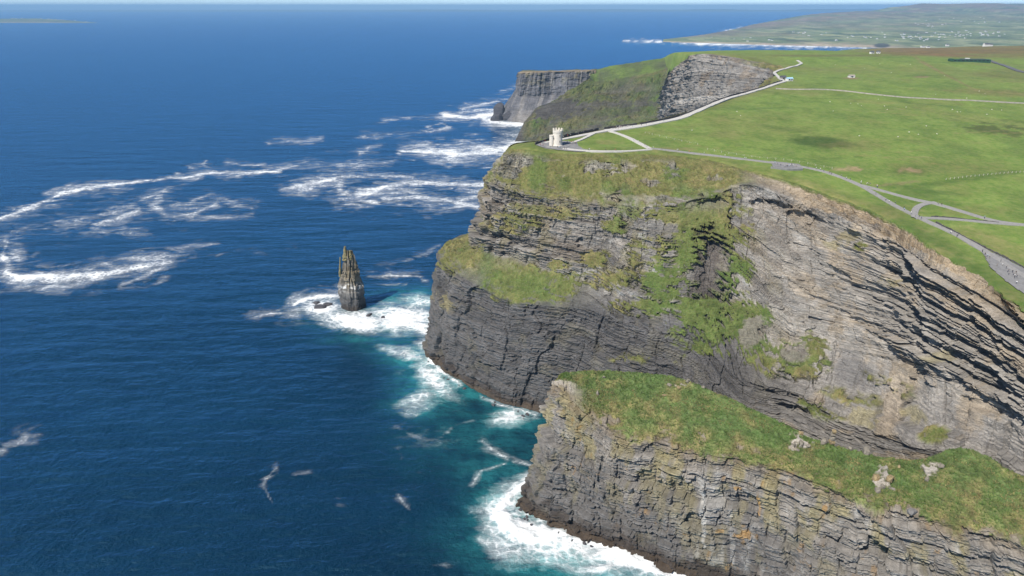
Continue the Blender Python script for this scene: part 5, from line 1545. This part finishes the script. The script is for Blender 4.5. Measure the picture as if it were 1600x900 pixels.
# ------------------------------------------------------------------ fences
M_POST = plain("weathered_post", (0.46, 0.42, 0.36), 0.95, 0.2, 1.0)
def fence(px, gap, label, h=1.5):
    Q = world_line(px, gap)
    z = hgt(Q[:, 0], Q[:, 1])
    t = tag(empty("wire_fence", (Q[0, 0], Q[0, 1], z[0])), label, "fence")
    bm = bmesh.new(); vs = add_box(bm, (0, 0, h / 2 - 0.2), (0.28, 0.28, h + 0.4))
    for v in vs:
        if v.co.z > 0.5: v.co.x *= 0.75; v.co.y *= 0.75
    me = bpy.data.meshes.new("post"); bm.to_mesh(me); bm.free(); me.materials.append(M_POST)
    for i in range(len(Q)):
        o = mesh_obj("post", me, t); o.location = (Q[i, 0] - Q[0, 0], Q[i, 1] - Q[0, 1], z[i] - z[0])
    for f in (0.45, 0.9):
        Vv = []
        for d_ in (-0.02, 0.02):
            Vv.append(np.stack([Q[:, 0] - Q[0, 0], Q[:, 1] - Q[0, 1], z - z[0] + h * f + d_], -1))
        o = mesh_obj("wire", raw_mesh("wire", np.array(Vv).reshape(-1, 3), grid_faces(2, len(Q)), M_POST), t)
fence([(1478, 281), (1510, 277), (1540, 274), (1600, 269), (1640, 265)], 4.2, "pale post fence crossing the pasture at right below the scar")
fence([(1008, 208), (1030, 213), (1060, 220), (1090, 226)], 7.0, "thin post fence on the pasture behind the tower paths")
fence([(1105, 234), (1150, 243), (1200, 248), (1250, 253), (1300, 264)], 6.0, "post fence on the inland side of the rim path")

# ------------------------------------------------------------------ people
def person_mesh(pose, seed):
    rg = random.Random(seed)
    st_ = {0: (0.0, 0.0), 1: (0.24, 0.2), 2: (-0.2, -0.22)}[pose]
    V_ = [(0, 0, 0.95), (0, 0, 1.2), (0, 0, 1.42), (0, 0, 1.53), (0.02, 0, 1.68),
          (0, 0.10, 0.88), (st_[0] * 0.5, 0.11, 0.48), (st_[0], 0.11, 0.06), (st_[0] + 0.13, 0.12, 0.03),
          (0, -0.10, 0.88), (-st_[0] * 0.4, -0.11, 0.48), (-st_[0], -0.11, 0.06), (-st_[0] + 0.13, -0.12, 0.03),
          (0, 0.20, 1.40), (-st_[1] * 0.4, 0.26, 1.14), (-st_[1] * 0.2 + 0.08, 0.26, 0.88),
          (0, -0.20, 1.40), (st_[1] * 0.4, -0.26, 1.14), (st_[1] * 0.6 + 0.08, -0.26, 0.88), (0.03, 0, 1.76)]
    E_ = [(0, 1), (1, 2), (2, 3), (3, 4), (4, 19), (0, 5), (5, 6), (6, 7), (7, 8), (0, 9), (9, 10), (10, 11), (11, 12), (2, 13), (13, 14), (14, 15), (2, 16), (16, 17), (17, 18)]
    Rr = [.16, .15, .16, .065, .11, .10, .075, .05, .045, .10, .075, .05, .045, .08, .055, .04, .08, .055, .04, .08]
    me = bpy.data.meshes.new("person"); me.from_pydata(V_, E_, [])
    o = bpy.data.objects.new("person_source", me); SC.collection.objects.link(o)
    o.modifiers.new("skin", 'SKIN')
    if not me.skin_vertices: 
        bm = bmesh.new(); bm.from_mesh(me); bm.verts.layers.skin.verify(); bm.to_mesh(me); bm.free()
    for i, r in enumerate(Rr):
        sv = me.skin_vertices[0].data[i]; sv.radius = (r, r); sv.use_root = (i == 0)
    sd = o.modifiers.new("sub", 'SUBSURF'); sd.levels = 1; sd.render_levels = 1
    dg = bpy.context.evaluated_depsgraph_get(); dg.update()
    out = bpy.data.meshes.new_from_object(o.evaluated_get(dg))
    bpy.data.objects.remove(o)
    out.materials.clear()
    return out

TOPS = {"white": (0.75, 0.74, 0.72), "black": (0.02, 0.02, 0.024), "navy": (0.03, 0.045, 0.12), "red": (0.45, 0.04, 0.045), "pale blue": (0.35, 0.5, 0.66), "grey": (0.22, 0.22, 0.23)}
M_SKIN = plain("skin", (0.48, 0.30, 0.22), 0.6, 0.05, 3); M_HAIR = plain("hair", (0.05, 0.03, 0.02), 0.7, 0.2, 3); M_TROUSER = plain("trousers", (0.04, 0.045, 0.07), 0.9, 0.2, 3); M_SHORTS = plain("beige_trousers", (0.30, 0.25, 0.19), 0.9, 0.2, 3)
PEOPLE = {}
for ps in range(3):
    src = person_mesh(ps, ps)
    for q, (nm, c) in enumerate(TOPS.items()):
        me = src.copy()
        me.materials.append(plain("top_" + nm.replace(" ", "_"), c, 0.9, 0.1, 3)); me.materials.append(M_TROUSER if (q + ps) % 3 else M_SHORTS); me.materials.append(M_SKIN); me.materials.append(M_HAIR)
        for f in me.polygons:
            z = f.center.z; x = f.center.x
            f.material_index = 1 if z < 0.93 and abs(f.center.y) < 0.21 else (2 if (z > 1.5 and z < 1.70) or z < 0.94 else (3 if z >= 1.70 else 0))
        PEOPLE[(ps, nm)] = me

def put_person(u, v, colour, place, rg):
    p = hit(u, v)
    o = mesh_obj("person", PEOPLE[(rg.randrange(3), colour)])
    o.location = p + np.array((0, 0, 0.32 + 0.0007 * p[1])); o.rotation_euler = (0, 0, rg.uniform(0, 6.28)); s = rg.uniform(0.94, 1.08); o.scale = (s, s, s)
    tag(o, "walker in %s top %s" % (colour, place), "person", "%s topped people %s" % (colour, place))

rg = random.Random(77)
names = list(TOPS); wts = [6, 7, 4, 1.5, 2, 3]
def crowd(px, n, place, jit=(2, 0.7), hard=None):
    pts = np.array(px, float)
    for k in range(n):
        t = rg.uniform(0, len(pts) - 1); i = min(int(t), len(pts) - 2); q = pts[i] + (pts[i + 1] - pts[i]) * (t - i)
        put_person(q[0] + rg.uniform(-jit[0], jit[0]), q[1] + rg.uniform(-jit[1], jit[1]), rg.choices(names, wts)[0], place, rg)
crowd([(842, 228), (852, 229.5), (868, 232), (886, 235)], 14, "on the terrace in front of the tower")
crowd([(884, 224), (892, 225), (900, 226.5)], 14, "on the steps right of the tower", (3, 1.2))
crowd([(840, 226), (862, 219.5), (890, 214), (925, 207)], 10, "by the dark wall behind the tower", (2, 0.3))
crowd([(955, 203), (970, 200.5), (988, 199)], 22, "at the crowded path junction", (4, 0.8))
crowd([(1000, 198), (1040, 190), (1070, 183), (1115, 163), (1138, 154), (1165, 147), (1195, 138), (1212, 132)], 18, "on the broad white path", (1, 0.4))
crowd([(968, 210), (985, 217), (1000, 225), (1012, 231)], 6, "on the pale curving path below the junction")
crowd([(905, 236), (960, 237), (1010, 234)], 5, "on the rim path right of the tower", (2, 0.3))
crowd([(1020, 233), (1060, 237), (1120, 244), (1190, 253)], 9, "on the thin rim path left of the platform", (2, 0.4))
crowd([(1208, 257), (1230, 261), (1250, 261)], 14, "on the railed rim platform", (2, 1.5))
crowd([(1260, 262), (1290, 270), (1320, 280), (1345, 291)], 10, "on the rim path between platform and fork", (2, 1.5))
crowd([(1345, 287), (1360, 291), (1385, 300)], 9, "gathered at the path fork", (3, 1.2))
crowd([(1360, 300), (1390, 317), (1420, 334), (1440, 344)], 12, "on the rim path below the fork", (2, 2))
crowd([(1445, 347), (1480, 362), (1510, 378)], 5, "on the rim path above the viewing terrace", (2, 2))
crowd([(1460, 319), (1500, 331), (1540, 344)], 5, "on the inland path beyond the loop", (2, 1))
crowd([(1530, 393), (1545, 405)], 5, "at the top of the viewing terrace", (5, 3))
crowd([(1555, 412), (1575, 428), (1597, 440)], 15, "on the wide viewing terrace", (9, 6))

# ------------------------------------------------------------------ labels that single out each of a kind
ORD = ["leftmost", "second", "third", "fourth", "fifth", "sixth", "seventh", "eighth", "ninth", "tenth", "eleventh", "twelfth", "thirteenth", "fourteenth", "fifteenth", "sixteenth", "seventeenth", "eighteenth", "nineteenth", "twentieth"]
def single_out():
    by = {}
    for o in SC.objects:
        if o.parent is None and "label" in o and "category" in o:
            by.setdefault(o["label"], []).append(o)
    for lab, os_ in by.items():
        if len(os_) < 2: continue
        os_.sort(key=lambda o: float(project(np.array(o.location))[0]))
        n = len(os_)
        for i, o in enumerate(os_):
            if i == 0: w_ = "leftmost"
            elif i == n - 1: w_ = "rightmost"
            elif i <= n // 2 and i < 20: w_ = ORD[i] + " from left"
            elif n - 1 - i < 20: w_ = ORD[n - 1 - i] + " from right"
            o["label"] = lab + ", " + w_
single_out()
